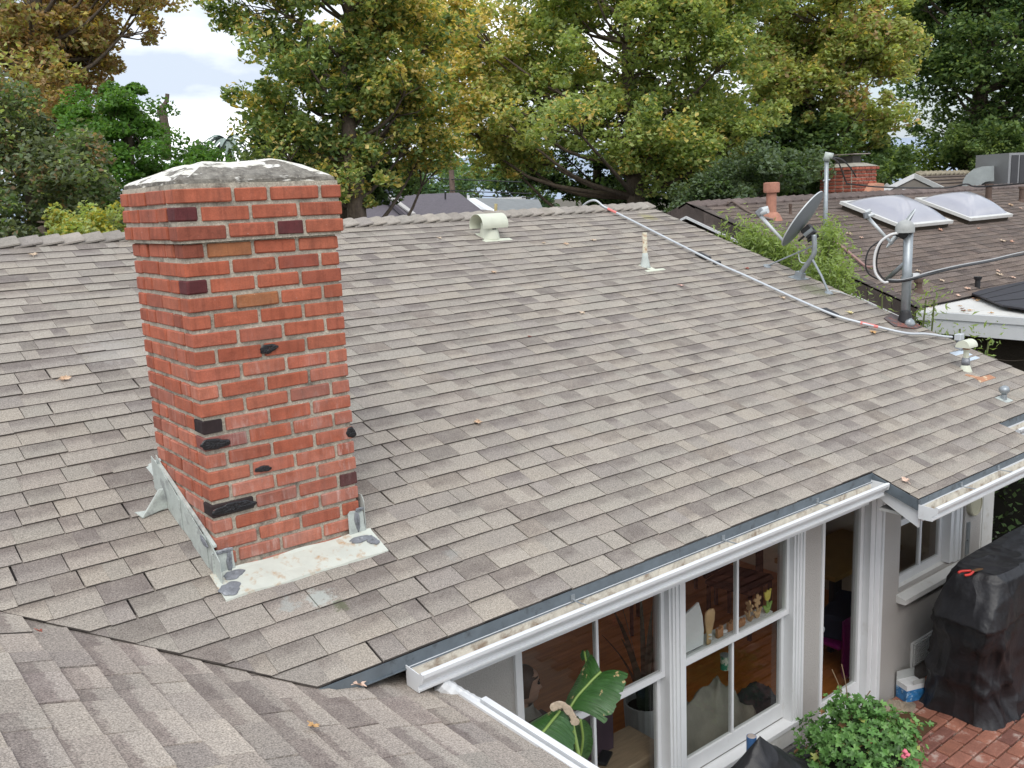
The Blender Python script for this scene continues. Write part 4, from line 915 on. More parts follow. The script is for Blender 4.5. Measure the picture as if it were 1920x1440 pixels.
while y < NRY+2.6:
    mb = MB(); z1 = nz_(NRY)-NM*(y-NRY); z2 = z1-NM*.32
    mb.prism([(NX-.05, y, z1+.03), (NX-.05, y+.315, z2+.03), (NX-.05, y+.315, z2-.17), (NX-.05, y, z1-.17)], (.028, 0, 0)); mb.obj('rake_tile', M_NCAP, nroof, color=(.09, .07, .062)); y += .33
x = NX-.05
while x < NX1-.3:
    mb = MB(); b = [(x, NRY-.16, nz_(NRY-.16)+.02), (x, NRY, nz_(NRY)+.035), (x, NRY+.16, nz_(NRY-.16)+.02)]; e = [(x+.28, p[1], p[2]+.022) for p in b]
    lo = [(p[0], p[1], p[2]-.03) for p in b+e]; mb.V = b+e+lo
    for f_ in ((0, 1, 4, 3), (1, 2, 5, 4), (0, 3, 9, 6), (2, 8, 11, 5), (0, 6, 7, 1), (1, 7, 8, 2), (3, 4, 10, 9), (4, 5, 11, 10)): mb.f(f_)
    k = random.uniform(.8, 1.25); mb.obj('ridge_tile', M_NCAP, nroof, color=(.13*k, .10*k, .09*k)); x += .24
mb = MB()
for sg in (-1, 1):
    ye = NEV-.05 if sg < 0 else NRY+2.5; ze = nz_(NRY)-NM*abs(ye-NRY)
    mb.prism([(NX+.0, NRY, nz_(NRY)-.17), (NX+.0, ye, ze-.17), (NX+.0, ye, ze-.205), (NX+.0, NRY, nz_(NRY)-.205)], (-.075, 0, 0))
mb.obj('barge_board', M_WHITE, nb)
mb = MB(); gx = NX+.35
mb.prism([(gx, NEV, GZ), (gx, NRY+4, GZ), (gx, NRY+4, nz_(NRY)-1.6), (gx, NRY, nz_(NRY)-.1), (gx, NEV, nz_(NEV)-.1)], (.12, 0, 0))
mb.prism([(NX+.0, NEV, nz_(NEV)-.10), (NX+.0, NRY, nz_(NRY)-.10), (gx, NRY, nz_(NRY)-.10), (gx, NEV, nz_(NEV)-.10)], (0, 0, -.02))
mb.box((gx, -6., GZ), (gx+.12, NEV, -.30)); mb.obj('wall', M_DARKW, nb)
# flat patio cover
pc = thing('patio_cover', (13, 0, -.1), 'flat white patio cover with metal fascia joined to the brown roof', 'patio cover')
CZ = -.06
MB().box((NX+.02, -4.0, CZ-.10), (22., NEV+.1, CZ)).obj('cover_top', pm('white_membrane', (.62, .61, .58), .7, var=.10, vs=2., bd=.003, bs=12, stain=((.25, .15, .08), 7, .60, .72, .6)), pc)
mb = MB(); mb.box((NX-.03, -4.0, CZ-.085), (NX+.019, NEV-.02, CZ-.005)); mb.box((NX-.015, -4.0, CZ-.26), (NX+.019, NEV-.1, CZ-.0851)); mb.box((NX-.05, NEV-.22, CZ-.11), (NX-.0301, NEV-.02, CZ-.02)); mb.obj('fascia', M_WHITE, pc)
pts = [onz(u, v, CZ+.05) for u, v in ((1822, 552), (1925, 520), (2040, 505), (2060, 610), (1925, 582), (1880, 575))]
mat_ = MB().prism(pts, (0, 0, .02)).obj('solar_mat', pm('solar_mat', (.028, .026, .036), .5, var=.2, vs=3), label='dark solar heating mat lying on the white patio cover', cat='solar mat')
for k in range(1, 4):
    a, b = pts[0]+(pts[5]-pts[0])*k/4, pts[1]+(pts[4]-pts[1])*k/4; MB().tube([a+(0, 0, .024), b+(0, 0, .024)], .006, 5).obj('seam', M_BLK, mat_)
q = onz(1832, 552, CZ); vp = thing('roof_drain', q, 'short black elbow pipe at the corner of the solar mat', 'pipe')
MB().tube(smooth_path([q, q+(0, 0, .13), q+(0, 0, .22)]), .035, 10).obj('pipe', M_BLK, vp); MB().lathe(q+(0, 0, .2), (0, 0, 1), [(.045, 0), (.055, .04)], 10).obj('pipe_rim', M_BLK, vp); MB().tube([q+(0, 0, .02), q+np.array((.35, .1, .03))], .035, 8).obj('elbow', M_BLK, vp)
# skylights
M_SKY = pm('acrylic_dome', (.36, .36, .40), .14, var=.12, vs=1.2, spec=.8)
def skylight(c4, label):
    P = [npx(u, v, .12) for u, v in c4]; cx = sum(P)/4
    x0, x1 = (P[0][0]+P[1][0])/2, (P[2][0]+P[3][0])/2; s0, s1 = (P[1][1]+P[2][1])/2, (P[0][1]+P[3][1])/2
    def w_(x, y, n): return np.array((x, y, nz_(y)))+NN*n
    t = thing('skylight', w_((x0+x1)/2, (s0+s1)/2, 0), label, 'skylight')
    def ring(mb, a, h0, h1, b):
        O_ = [(x0+a, s0+a), (x1-a, s0+a), (x1-a, s1-a), (x0+a, s1-a)]; I_ = [(x0+b, s0+b), (x1-b, s0+b), (x1-b, s1-b), (x0+b, s1-b)]
        for i in range(4):
            j = (i+1) % 4; mb.poly([w_(*O_[i], h0), w_(*O_[j], h0), w_(*O_[j], h1), w_(*O_[i], h1)]); mb.poly([w_(*O_[i], h1), w_(*O_[j], h1), w_(*I_[j], h1), w_(*I_[i], h1)]); mb.poly([w_(*I_[i], h1), w_(*I_[j], h1), w_(*I_[j], h0), w_(*I_[i], h0)])
    mb = MB(); ring(mb, .04, 0, .09, .09); mb.obj('curb', M_DARKW, t)
    mb = MB(); ring(mb, 0, .085, .135, .07); mb.obj('frame', M_WHITE2, t)
    mb = MB(); G = []
    for i in range(15):
        r = []
        for j in range(15):
            a, b = i/14, j/14; k = (1-(2*a-1)**4)*(1-(2*b-1)**4)
            k = min(1, 2.4*min(a, 1-a, b, 1-b))**.8*.8+.2*k if min(a, 1-a, b, 1-b) > 0 else 0
            r.append(w_(x0+.065+(x1-x0-.13)*a, s0+.065+(s1-s0-.13)*b, .128+.25*k))
        G.append(r)
    mb.grid(G, flip=True).obj('dome', M_SKY, t, smooth=True)
skylight([(1573, 378), (1690, 426), (1775, 413), (1672, 371)], 'nearer domed skylight, left of the two on the brown roof')
skylight([(1713, 370), (1815, 412), (1892, 401), (1795, 367)], 'farther domed skylight, right of the two on the brown roof')
# pipes on the brown roof
M_TERR = pm('terracotta', (.42, .20, .14), .8, var=.2, vs=10)
q = npx(1446, 408); t = thing('flue', q, 'short terracotta flue pipe with square cap on brown roof', 'flue')
MB().lathe(q-np.array((0, 0, .05)), (0, 0, 1), [(.16, 0), (.12, .09), (.085, .13)], 10, sx=1.1).obj('boot', M_TERR, t)
MB().lathe(q, (0, 0, 1), [(.075, 0), (.075, .42)], 12).obj('pipe', M_TERR, t); MB().lathe(q+np.array((0, 0, .37)), (0, 0, 1), [(.115, 0), (.12, .03), (.12, .14), (.09, .15)], 12).obj('cap', M_TERR, t)
for u, v, h, r, lb in ((1853, 376, .30, .06, 'short brown vent pipe right of the farther skylight'), (1915, 378, .28, .05, 'brown vent pipe at the far right edge of the brown roof'), (1482, 402, .14, .02, 'tiny thin brown pipe beside the terracotta flue'), (1722, 548, .16, .045, 'stubby dark vent pipe right of the electric mast')):
    q = npx(u, v); t = thing('vent_pipe', q, lb, 'vent pipe'); c_ = pm('brown_pipe', (.10, .065, .05), .8, var=.2)
    MB().lathe(q-np.array((0, 0, .03)), (0, 0, 1), [(r*1.9, 0), (r*1.2, .06), (r, .08), (r, h)], 10).obj('pipe', c_, t); MB().lathe(q+np.array((0, 0, h-.03)), (0, 0, 1), [(r*1.35, 0), (r*1.35, .05)], 10).obj('pipe_cap', c_, t)
# neighbour's chimney
def far_chimney():
    c0 = ony(1535, 366, 5.75); Y0, Y1 = 5.6, 6.35; X0 = float(ony(1536, 340, Y1)[0]); X1 = float(ony(1643, 340, Y0)[0]); z0 = 1.15; zt_ = float(ony(1600, 313, 5.9)[2])
    t = thing('chimney', ((X0+X1)/2, Y0, z0), 'distant red brick chimney with metal cap behind the slender pole', 'chimney')
    MB().box((X0+.01, Y0+.01, z0-.8), (X1-.01, Y1-.01, zt_)).obj('mortar', M_MORT, t)
    nrow = 10; h = (zt_-z0)/nrow
    for r in range(nrow):
        off = .03 if r == nrow-1 else .0; n = 4; wd = (X1-X0+2*off)/n
        for i in range(-1, n):
            a = X0-off+wd*(i+(.5 if r % 2 else 0)); b = a+wd-.02; a = max(a, X0-off); b = min(b, X1+off)
            if b-a < .05: continue
            k = random.uniform(.75, 1.15); MB().box((a, Y0-.012-off, z0+r*h+.004), (b, Y0+.08, z0+(r+1)*h-.012), ch=.006).obj('brick', M_BRF, t, color=(.34*k, .10*k, .065*k, 1))
        n = 4; wd = (Y1-Y0-.1)/n
        for i in range(n):
            a = Y0+.1+i*wd; k = random.uniform(.75, 1.15); MB().box((X0-.012-off, a, z0+r*h+.004), (X0+.08, a+wd-.02, z0+(r+1)*h-.012), ch=.006).obj('brick', M_BRF, t, color=(.34*k, .10*k, .065*k, 1))
    mb = MB(); b = [(X0-.03, Y0-.03), (X1+.03, Y0-.03), (X1+.03, Y1+.03), (X0-.03, Y1+.03)]; cI = [(X0+.16, Y0+.16), (X1-.16, Y0+.16), (X1-.16, Y1-.16), (X0+.16, Y1-.16)]
    for i in range(4):
        j = (i+1) % 4; mb.poly([(*b[i], zt_), (*b[j], zt_), (*cI[j], zt_+.07), (*cI[i], zt_+.07)], (.2, .2, .2))
    mb.obj('crown', pm('grey_mortar', (.34, .32, .27), .9, var=.3, vs=9), t)
    MB().box((X0+.20, Y0+.20, zt_+.06), (X1-.20, Y1-.20, zt_+.20)).obj('spark_screen', pm('old_screen', (.06, .055, .045), .8, var=.4, vs=12), t)
    MB().prism([(X0+.08, Y0+.1, zt_+.215), (X1-.05, Y0+.1, zt_+.22), (X1-.05, Y1-.1, zt_+.235), (X0+.08, Y1-.1, zt_+.22)], (0, 0, .016)).obj('cap_plate', pm('cap_tin', (.32, .27, .24), .5, .4, var=.3, vs=5), t)
    mb = MB(); mb.prism([(X0+.10, NRY+.02, nz_(NRY)-.1), (X1+.05, NRY+.02, nz_(NRY)-.1), (X1+.05, NRY+.02, nz_(NRY)+.17), (X0+.40, NRY+.02, nz_(NRY)+.17)], (0, .12, .02)); mb.obj('copper_saddle', M_COPPER, t)
far_chimney()
dc = 18.6
wire('wire', [(1558, 294, dn), (1580, 300, 16.), (1597, 318, 17.), (1605, 332, 17.4)], .012, M_BLK, m1); wire('wire', [(1558, 295, dn), (1572, 305, 15.5), (1580, 325, 17.), (1588, 345, 17.3)], .012, M_BLK, m1)
wr_ = MB().tube(smooth_path([at(*p) for p in [(1586, 344, 17.2), (1640, 350, 17.), (1700, 352, 17.), (1775, 352, 17.), (1810, 345, 17.), (1835, 350, 17.), (1925, 343, 16.5), (2030, 330, 16)]], 5), .014, 6).obj('wire', M_BLK, None, label='thin black cable slung from far chimney past the white gable', cat='cable')
# small pole wire on the roof
MB().tube(smooth_path([npx(1365, 380, .08), npx(1375, 379, .05), npx(1410, 400, .03), npx(1450, 412, .03)]), .018, 6).obj('conduit', pm('brown_conduit', (.16, .12, .10), .6), None, label='brown conduit bent over the ridge near the terracotta flue', cat='conduit')
MB().tube(smooth_path([npx(1556, 455, .04), npx(1575, 460, .04), npx(1600, 480, .05), npx(1625, 500, .05), npx(1640, 500, .12)]), .02, 6).obj('conduit', pm('rose_conduit', (.34, .20, .18), .6), None, label='rose-brown conduit running down the brown roof behind the dishes', cat='conduit')
for i in range(26):
    u, v = random.uniform(1560, 1920), random.uniform(385, 560)
    if v > 395+(1920-u)*.5+70 and u < 1700: continue
    if 1573 < u < 1892 and v < 428: continue
    fallen(u, v, random.uniform(.045, .085), random.choice((PNK, TAN, PAL_, (.6, .35, .25))), 'small pale fallen leaf lying on the neighbouring brown roof', (npx(u, v, .014), NN, NU))
for i in range(16):
    u, v = random.uniform(1745, 1900), random.uniform(560, 592)
    p = onz(u, v, CZ+.006)
    if p[0] > NX+.1: fallen(u, v, random.uniform(.03, .06), random.choice((ORG, TAN, (.25, .12, .07))), 'small brown leaf lying on the white patio cover', (p, np.array((0, 0, 1.)), np.array((0, 1., 0))))
# ---- second, farther gabled house with cooling unit
h2 = thing('house', (17.5, 8, GZ), 'farther house with white barge-boarded gable and pale ridge', 'house')
dg = 23.5
gp, gl, gr = at(1716, 325, dg), at(1640, 362, dg-.4), at(1806, 367, dg-.8)
back = nrm((1, .22, 0))*9
mb = MB(); mb.poly([gp, gr+(gr-gp)*.4, gr+(gr-gp)*.4+back, gp+back]); mb.poly([gp, gl+(gl-gp)*.3, gl+(gl-gp)*.3+back, gp+back]); r2 = mb.obj('roof', pm('far_shingles', (.16, .125, .10), .95, var=.3, vs=5, stain=((.40, .33, .26), 8, .6, .75, .5)), h2)
for i in range(9):
    mb = MB(); a = gp+(gr-gp)*(i+.5)/7; mb.tube([a+(0, 0, .012), a+back+(0, 0, .012)], .02, 4); mb.obj('course', M_NCAP, r2, color=(.10, .08, .07))
for i in range(22):
    a = gp+back*(i/22)+(0, 0, .0); e = gp+back*((i+1.1)/22)+(0, 0, .03); sd_ = nrm(gr-gp)*.17
    MB().prism([a-(0, 0, .0), e, e+sd_, a+sd_], (0, 0, .03)).obj('ridge_tile', pm('pale_cap', (.30, .26, .19), .9, var=.3) if i == 0 else bpy.data.materials['pale_cap'], r2)  # ridge tiles paler than the roof slopes
mb = MB(); th_ = np.array((0, 0, -.11)); o2 = nrm((-1, -.22, 0))*.06
mb.prism([gp, gr, gr+th_, gp+th_], o2); mb.prism([gp+(0, 0, .001), gl, gl+th_, gp+th_], o2); mb.prism([gp+th_*1.3, gr+th_*1.3+(gp-gr)*.1, gr+th_*1.8+(gp-gr)*.1, gp+th_*1.8], o2*.6); mb.prism([gp+th_*1.3, gl+th_*1.3+(gp-gl)*.1, gl+th_*1.8+(gp-gl)*.1, gp+th_*1.8], o2*.6); mb.obj('barge_board', M_WHITE, h2)
mb = MB(); mb.prism([gp+th_, gl+th_, gl+(0, 0, -2), gr+(0, 0, -2), gr+th_], nrm((1, .22, 0))*.1); mb.obj('wall', pm('greige_wall', (.14, .125, .11), .95, var=.1), h2)
mb = MB(); a = at(1692, 359, dg-.75); mb.box(a-(.12, .02, .05), a+(.12, .02, .05)); mb.obj('gable_light', M_WHITE, h2); a = at(1725, 359, dg-.75); MB().box(a-(.16, .02, .015), a+(.16, .02, .02)).obj('gable_slot', M_BLK, h2)
mb = MB(); a, b, c_ = at(1645, 358, 24), at(1664, 343, 24), at(1674, 352, 24); mb.prism([a, b, c_, c_+(0, 0, -.14), b+(0, 0, -.14), a+(0, 0, -.14)], (.05, .05, 0)); mb.obj('dormer_trim', M_WHITE, h2)
ac = thing('air_conditioner', at(1890, 345, 24.3), 'grey box air conditioner with dark louvred side on the far roof', 'air conditioner')
A0, A1 = at(1889, 349, 24.), at(1889, 287, 24.); hh = A1[2]-A0[2]; ux = nrm((RT[0], RT[1], 0)); fx = nrm((FW[0], FW[1], 0))
Rb = np.stack([nrm(ux*.93+fx*.36), nrm(fx*.93-ux*.36), (0, 0, 1.)], 1); c_ = np.array((.8, .45, hh/2))
MB().box((-.8, -.45, -hh/2), (.8, .45, hh/2), R=Rb, o=A0+Rb@c_).obj('casing', pm('grey_casing', (.26, .265, .275), .5, .1, var=.05), ac)
M_LOUV = pm('louvre_dark', (.045, .045, .05), .6)
for k in range(5): MB().box((-.10, -.008, -hh*.43), (.10, .008, hh*.43), R=Rb, o=A0+Rb@np.array((.17+k*.26, -.008, hh/2))).obj('louvre', M_LOUV, ac)
du = thing('duct', at(1840, 349, 24.), 'curved sheet metal duct elbow beside the air conditioner', 'duct')
cpx = [(1804, 348), (1806, 338), (1812, 328), (1825, 317), (1842, 312), (1864, 311)]; bpx = [(1835, 352), (1838, 348), (1842, 344), (1848, 341), (1855, 340), (1864, 340)]
G = [[at(u, v, 23.6+dd_) for u, v in P_] for dd_ in (0, .7) for P_ in (cpx, bpx)]
mb = MB(); mb.grid([G[0], G[1]]); mb.grid([G[0], G[2]]); mb.grid([G[2], G[3]]); mb.obj('duct_body', pm('zinc', (.34, .37, .37), .45, .3, var=.2, vs=5), du)
MB().grid([[p*.55+q*.45 for p, q in zip(G[0][1:], G[1][1:])], [p*.12+q*.88 for p, q in zip(G[0][1:], G[1][1:])]]).obj('duct_shade', pm('zinc_shade', (.20, .24, .25), .5), du)  # darker zinc copy paints shade onto the near side of the duct
# ---- far centre houses beyond the ridge
h3 = thing('house', (15, 24, GZ), 'distant house with broad dark violet-grey shingle roof', 'house')
DV = pm('violet_shingle', (.105, .092, .105), .95, var=.12, vs=6, fine=.3, fs=30)
a, b, c_, e, f_, g_ = at(715, 365, 33), at(868, 361, 33), at(880, 368, 32), at(975, 420, 27), at(640, 430, 27), at(660, 395, 30)
mb = MB(); mb.prism([at(720, 367, 32.5), at(860, 361, 32.5), at(935, 418, 27), at(786, 424, 27)], (0, 0, -.15)); mb.prism([at(640, 371, 34), at(722, 371, 34), at(790, 416, 28.5), at(640, 424, 28.5)], (0, 0, -.12)); mb.obj('roof', DV, h3)
mb = MB(); mb.prism([at(723, 367, 32.4), at(735, 369, 32.3), at(780, 403, 28.5), at(771, 403, 28.5)], (0, 0, .05)); mb.obj('valley_flashing', pm('pale_metal', (.40, .38, .36), .6), h3)
MB().box(at(688, 372, 33)-(.7, .5, .3), at(688, 350, 33)+(.7, .5, .1)).obj('rooftop_box', pm('slate_box', (.07, .08, .10), .7), h3)
MB().tube([at(835, 374, 31), at(835, 360, 31)], .03, 6).obj('vent_pipe', M_BLK, h3); MB().prism([at(773, 405, 29), at(790, 400, 29), at(800, 406, 29)], (0, .3, 0)).obj('roof_cap', M_BLK, h3)
MB().prism([at(640, 372, 34.), at(930, 395, 31), at(930, 395, 31)-(0, 0, 4), at(640, 372, 34)-(0, 0, 4)], (.5, 1, 0)).obj('wall', M_STUC, h3)
h4 = thing('house', (20, 22, GZ), 'small distant house with pale yellow gable and white barge', 'house')
mb = MB(); mb.prism([at(882, 375, 34), at(890, 371, 34), at(942, 402, 30), at(938, 408, 30)], (0, .4, .0)); mb.obj('barge_board', M_WHITE, h4)
MB().prism([at(884, 379, 34), at(938, 408, 30.2), at(938, 440, 30.2), at(884, 430, 34)], (.1, .6, 0)).obj('wall', pm('yellow_stucco', (.62, .52, .26), .8), h4)
MB().prism([at(889, 371, 34.2), at(1010, 374, 38), at(1030, 415, 32), at(942, 402, 30.1)], (0, 0, -.1)).obj('roof', pm('blue_grey_roof', (.20, .21, .21), .9, var=.15, vs=4), h4)
MB().tube([at(929, 405, 30), at(930, 382, 30)], .05, 8).obj('vent_pipe', pm('yellow_pipe', (.6, .5, .25), .6), h4); MB().tube([at(878, 378, 34), at(878, 366, 34)], .05, 8).obj('vent_pipe', M_WHITE, h4)
MB().box(at(935, 374, 38)-(.5, .1, .05), at(960, 372, 38)+(.8, .1, .05)).obj('gutter', M_WHITE, h4)
# utility pole and far wires
up_ = thing('utility_pole', (*at(843, 300, 42)[:2], GZ), 'distant wooden utility pole with small crossarm', 'utility pole')
pb = at(843, 262, 42); MB().tube([(pb[0], pb[1], GZ), tuple(pb)], [.15, .11], 8).obj('pole', pm('pole_wood', (.14, .10, .08), .9, var=.3), up_)
MB().tube([at(833, 262, 41.5), at(853, 261, 42.5)], .06, 6).obj('crossarm', bpy.data.materials['pole_wood'], up_)
for k, (v0, v1) in enumerate(((316, 330), (345, 352), (337, 345))): MB().tube(smooth_path([at(700, v1, 48), at(843, v0+20, 42), at(1000, v0+26, 38)]), .02, 4).obj('power_line', M_BLK, up_)
# ================================================================== PATIO
patio = MB().poly([(2, -6, GZ-.002), (9.2, -6, GZ-.002), (9.2, WY, GZ-.002), (2, WY, GZ-.002)]).obj('patio', pm('patio_sand', (.28, .24, .20), .95, var=.2, vs=12, bd=.004, bs=80), kind='structure')
M_PAV = pm('paver', kind='obj', rough=.8, var=.3, vs=9, bd=.003, bs=50, fine=.15, fs=90, stain=((.50, .42, .37), 9, .54, .66, .65))
pv = []; LX, LY = .205, .100; ang = math.radians(0); j = 0; y = WY-.02
while y > -3.6:
    x = 3.4+(j % 2)*LX/2
    while x < 6.8:
        pv.append((x, y)); x += LX+.012
    y -= LY+.012; j += 1
pv.sort(key=lambda q: 0 if (lambda t: -20 < t[0] < 1940 and -20 < t[1] < 1460)(proj((q[0], q[1]-.05, GZ))) and q[0] > 4.1 else 1)
mb2 = MB()
for i, (x, y) in enumerate(pv):
    k = random.uniform(.75, 1.2); c = random.choice([(.25, .098, .066), (.28, .118, .082), (.23, .094, .07), (.30, .122, .08)]); c = tuple(a*k for a in c)
    mb = MB() if i < 220 else mb2; dz = random.uniform(-.003, .003)
    mb.box((x, y-LY, GZ-.03), (x+LX, y, GZ+.022+dz), ch=.006, c=c)
    if i < 220: mb.obj('paver', M_PAV, patio, color=c)
mb2.obj('paver_field', pm('paver_joined', kind='attr', rough=.85, var=.25, vs=9), patio, kind='stuff')
# door mat
MB().box((-.30, -.2, 0), (.30, .2, .012), R=rotz(.05), o=(4.58, -.70, GZ+.028)).obj('door_mat', pm('mat_brown', (.075, .038, .014), .95, var=.15, fine=.2), label='dark brown mat on the brick patio beside the bush', cat='mat')
# fabric helper: rings of a rounded box with folds
def drape(name, rings, mat, amp, seed, freq=(5, 9, 15), nseg=160, **kw):
    rng = random.Random(seed); ph = [rng.uniform(0, 6.3) for _ in range(12)]; G = []; KS = [(rng.uniform(-9, 9), rng.uniform(-9, 9), rng.uniform(-5, 5), rng.uniform(0, 6), 1.) for _ in range(4)]+[(rng.uniform(-16, 16), rng.uniform(-16, 16), rng.uniform(-9, 9), rng.uniform(0, 6), .6) for _ in range(4)]+[(rng.uniform(-4, 4), rng.uniform(-4, 4), rng.uniform(5, 9), rng.uniform(0, 6), .8)]
    def interp(t):
        k = t*(len(rings)-1); i = min(int(k), len(rings)-2); f = k-i; return [rings[i][n]*(1-f)+rings[i+1][n]*f for n in range(6)]
    nr_ = (len(rings)-1)*10
    for i in range(nr_+1):
        z, x0, x1, y0, y1, am = interp(i/nr_); row = []
        for k in range(nseg+1):
            a = 2*math.pi*(k % nseg)/nseg; ca, sa = math.cos(a), math.sin(a); e = .28
            px_ = math.copysign(abs(ca)**e, ca); py_ = math.copysign(abs(sa)**e, sa)
            X_q, Y_q = px_*(x1-x0)/2, py_*(y1-y0)/2
            fo = sum((1-abs(math.sin(kx*X_q+ky*Y_q+kz*z+p_)))**3*w_-.3*w_ for kx, ky, kz, p_, w_ in KS)
            d_ = amp*am*fo
            row.append(((x0+x1)/2+px_*((x1-x0)/2+d_), (y0+y1)/2+py_*((y1-y0)/2+d_), z+.012*math.sin(a*7+ph[8])*am))
        G.append(row)
    mb = MB(); mb.grid(G); mb.poly(G[0][:-1]); return mb.obj(name, mat, smooth=True, **kw)
def tarp_mat():
    m, t, p, o = nodes('black_cover_cloth'); g = t.nodes.new('ShaderNodeNewGeometry').outputs['Position']
    c = mixc(t, mrange(t, noise(t, g, 5, 4, .6), .35, .7, 0, 1), (.009, .009, .011), (.020, .020, .024)); t.links.new(c, p.inputs['Base Color'])
    p.inputs['Roughness'].default_value = .48; p.inputs['Specular IOR Level'].default_value = .5
    def ridge(sc, v=None):
        n = noise(t, g, sc, 2, .45, v); return math_(t, 'SUBTRACT', 1., math_(t, 'ABSOLUTE', math_(t, 'SUBTRACT', math_(t, 'MULTIPLY', n, 4.), 2.)))
    h = math_(t, 'ADD', math_(t, 'MULTIPLY', ridge(1, (3.4, 3.4, 1.0)), .034), math_(t, 'ADD', math_(t, 'MULTIPLY', ridge(1, (5, 5, 4)), .007), math_(t, 'MULTIPLY', noise(t, g, 40, 3, .6), .004)))
    bump(t, p, h, 1., .75); return m
M_TARP = tarp_mat()
grill = drape('barbecue_cover', [(-1.262, 5.02, 6.35, -1.20, -.86, .1), (-1.30, 4.97, 6.4, -1.25, -.84, .3), (-1.45, 4.90, 6.43, -1.27, -.80, .5), (-1.62, 4.83, 6.45, -1.28, -.76, .6), (-1.66, 4.93, 6.43, -1.24, -.72, 1.), (-2.0, 4.99, 6.44, -1.22, -.66, 1.3), (-2.3, 5.03, 6.45, -1.22, -.60, 1.3), (-2.485, 5.04, 6.5, -1.26, -.57, .8)], M_TARP, .026, 4, label='large black cloth cover over a barbecue beside the wall', cat='barbecue cover')
grill2 = drape('shelf_cover', [(-1.255, 5.3, 6.5, -1.0, -.80, .1), (-1.30, 5.2, 6.6, -1.05, -.78, .5), (-1.60, 5.15, 6.6, -1.08, -.74, .6)], M_TARP, .02, 9, label='raised back hood bulge under the black barbecue cover', cat='barbecue cover') if False else None
q = np.array(onz(1822, 1076, -1.258)); pr_ = thing('pruning_shears', q+(0, 0, .01), 'red-handled pruning shears lying on the black cover', 'pruning shears')
M_RED = pm('red_grip', (.55, .04, .03), .4); ax = nrm(np.array(onz(1860, 1066, -1.258))-q); sx_ = np.cross((0, 0, 1), ax)
for s_ in (-1, 1):
    MB().tube(smooth_path([q-ax*.10+sx_*.026*s_+(0, 0, .02), q-ax*.06+sx_*.034*s_+(0, 0, .02), q+ax*.0+sx_*.010*s_+(0, 0, .02)]), .009, 7).obj('handle', M_RED, pr_, smooth=True)
MB().prism([q+(0, 0, .016)+sx_*.012, q+ax*.08+sx_*.012+(0, 0, .016), q+ax*.10-sx_*.008+(0, 0, .016), q-sx_*.012+(0, 0, .016)], (0, 0, .008)).obj('blade', pm('old_steel', (.22, .12, .06), .5, .5), pr_)
# box of detergent-like pack, burlap, second cover
bx = thing('carton', (5.10, -.54, GZ), 'blue and white carton standing against the wall by the barbecue', 'carton')
Rb2 = rotz(-.35); M_BLUE = pm('blue_print', (.03, .17, .40), .5, var=.5, vs=22, stain=((.45, .60, .72), 30, .55, .66, .8))
def bb(lo, hi, mat, name): lo, hi = [tuple(.84*q for q in w_) for w_ in (lo, hi)]; MB().box(lo, hi, R=Rb2, o=(5.10, -.555, GZ+.025)).obj(name, mat, bx)
bb((-.10, -.07, 0), (.10, .07, .115), M_BLUE, 'printed_base'); bb((-.099, -.069, .1151), (.099, .069, .165), M_WHITE, 'carton_body'); bb((-.10, .066, .166), (.10, .070, .25), pm('frosted', (.40, .41, .40), .6), 'lid_flap'); bb((-.03, -.072, .166), (.10, -.068, .21), bpy.data.materials['frosted'], 'lid_flap')
def heap(name, c, r, h, mat, seed, amp=.3, n=26, sharp=1., pw=1.6, **kw):
    rng = random.Random(seed); ph = [rng.uniform(0, 6.3) for _ in range(8)]; G = []; KS = [(rng.uniform(-6, 6), rng.uniform(-6, 6), rng.uniform(0, 6), 1.) for _ in range(4)]+[(rng.uniform(-13, 13), rng.uniform(-13, 13), rng.uniform(0, 6), .5) for _ in range(3)]
    for i in range(n+1):
        t = i/n; row = []
        for k in range(2*n+1):
            a = 2*math.pi*(k % (2*n))/(2*n); rr = 1+amp*(math.sin(2*a+ph[0])*.4+math.sin(3*a+ph[1])*.4+math.sin(5*a+ph[2])*.2)
            X_q, Y_q = r[0]*t*math.cos(a), r[1]*t*math.sin(a); kk_ = 1/max(r[0], .1)
            z = h*(1-t**pw)**sharp; fo = h*amp*.55*sum(((1-abs(math.sin(kk_*(kx*X_q+ky*Y_q)+p_)))**2.5-.35)*w_ for kx, ky, p_, w_ in KS)*math.sin(math.pi*min(1, t*.95+.06))
            row.append((c[0]+r[0]*rr*t*math.cos(a), c[1]+r[1]*rr*t*math.sin(a), c[2]+max(.003, z+fo)))
        G.append(row)
    return MB().grid(G).obj(name, mat, smooth=True, **kw)
heap('sack', (4.80, -.58, GZ+.02), (.20, .12, 0), .11, pm('burlap', (.25, .205, .155), .95, var=.2, vs=15, bd=.002, bs=200, fine=.2, fs=200), 3, .45, label='crumpled beige cloth sack on the patio under the carton', cat='sack')
ap = onz(1409, 1386, -1.72)
heap('furniture_cover', (ap[0], ap[1]-.06, GZ), (1.15, .60, 0), .835, M_TARP, 11, .08, 46, 1.0, .95, label='black cloth cover peaking to a point at the bottom edge', cat='cover')
fb = thing('folded_umbrella', (ap[0], ap[1], -1.80), 'short blue pole tip sticking out of the black cover', 'pole')
MB().tube([ap-(0, 0, .10), ap+(0, 0, .02)], .030, 14).obj('pole_tip', pm('blue_tip', (.05, .13, .30), .5), fb); MB().lathe(ap+(0, 0, .0201), (0, 0, 1), [(.027, 0), (.022, .004)], 14).obj('pole_cap', pm('tip_cap', (.35, .30, .27), .6), fb)
# dark bench edge under the window by the bush
MB().box((2.7, WY-.16, GZ), (3.75, WY-.03, -2.33)).obj('planter_edge', pm('dark_kerb', (.045, .045, .05), .8), label='low dark ledge along the wall under the window', cat='ledge')
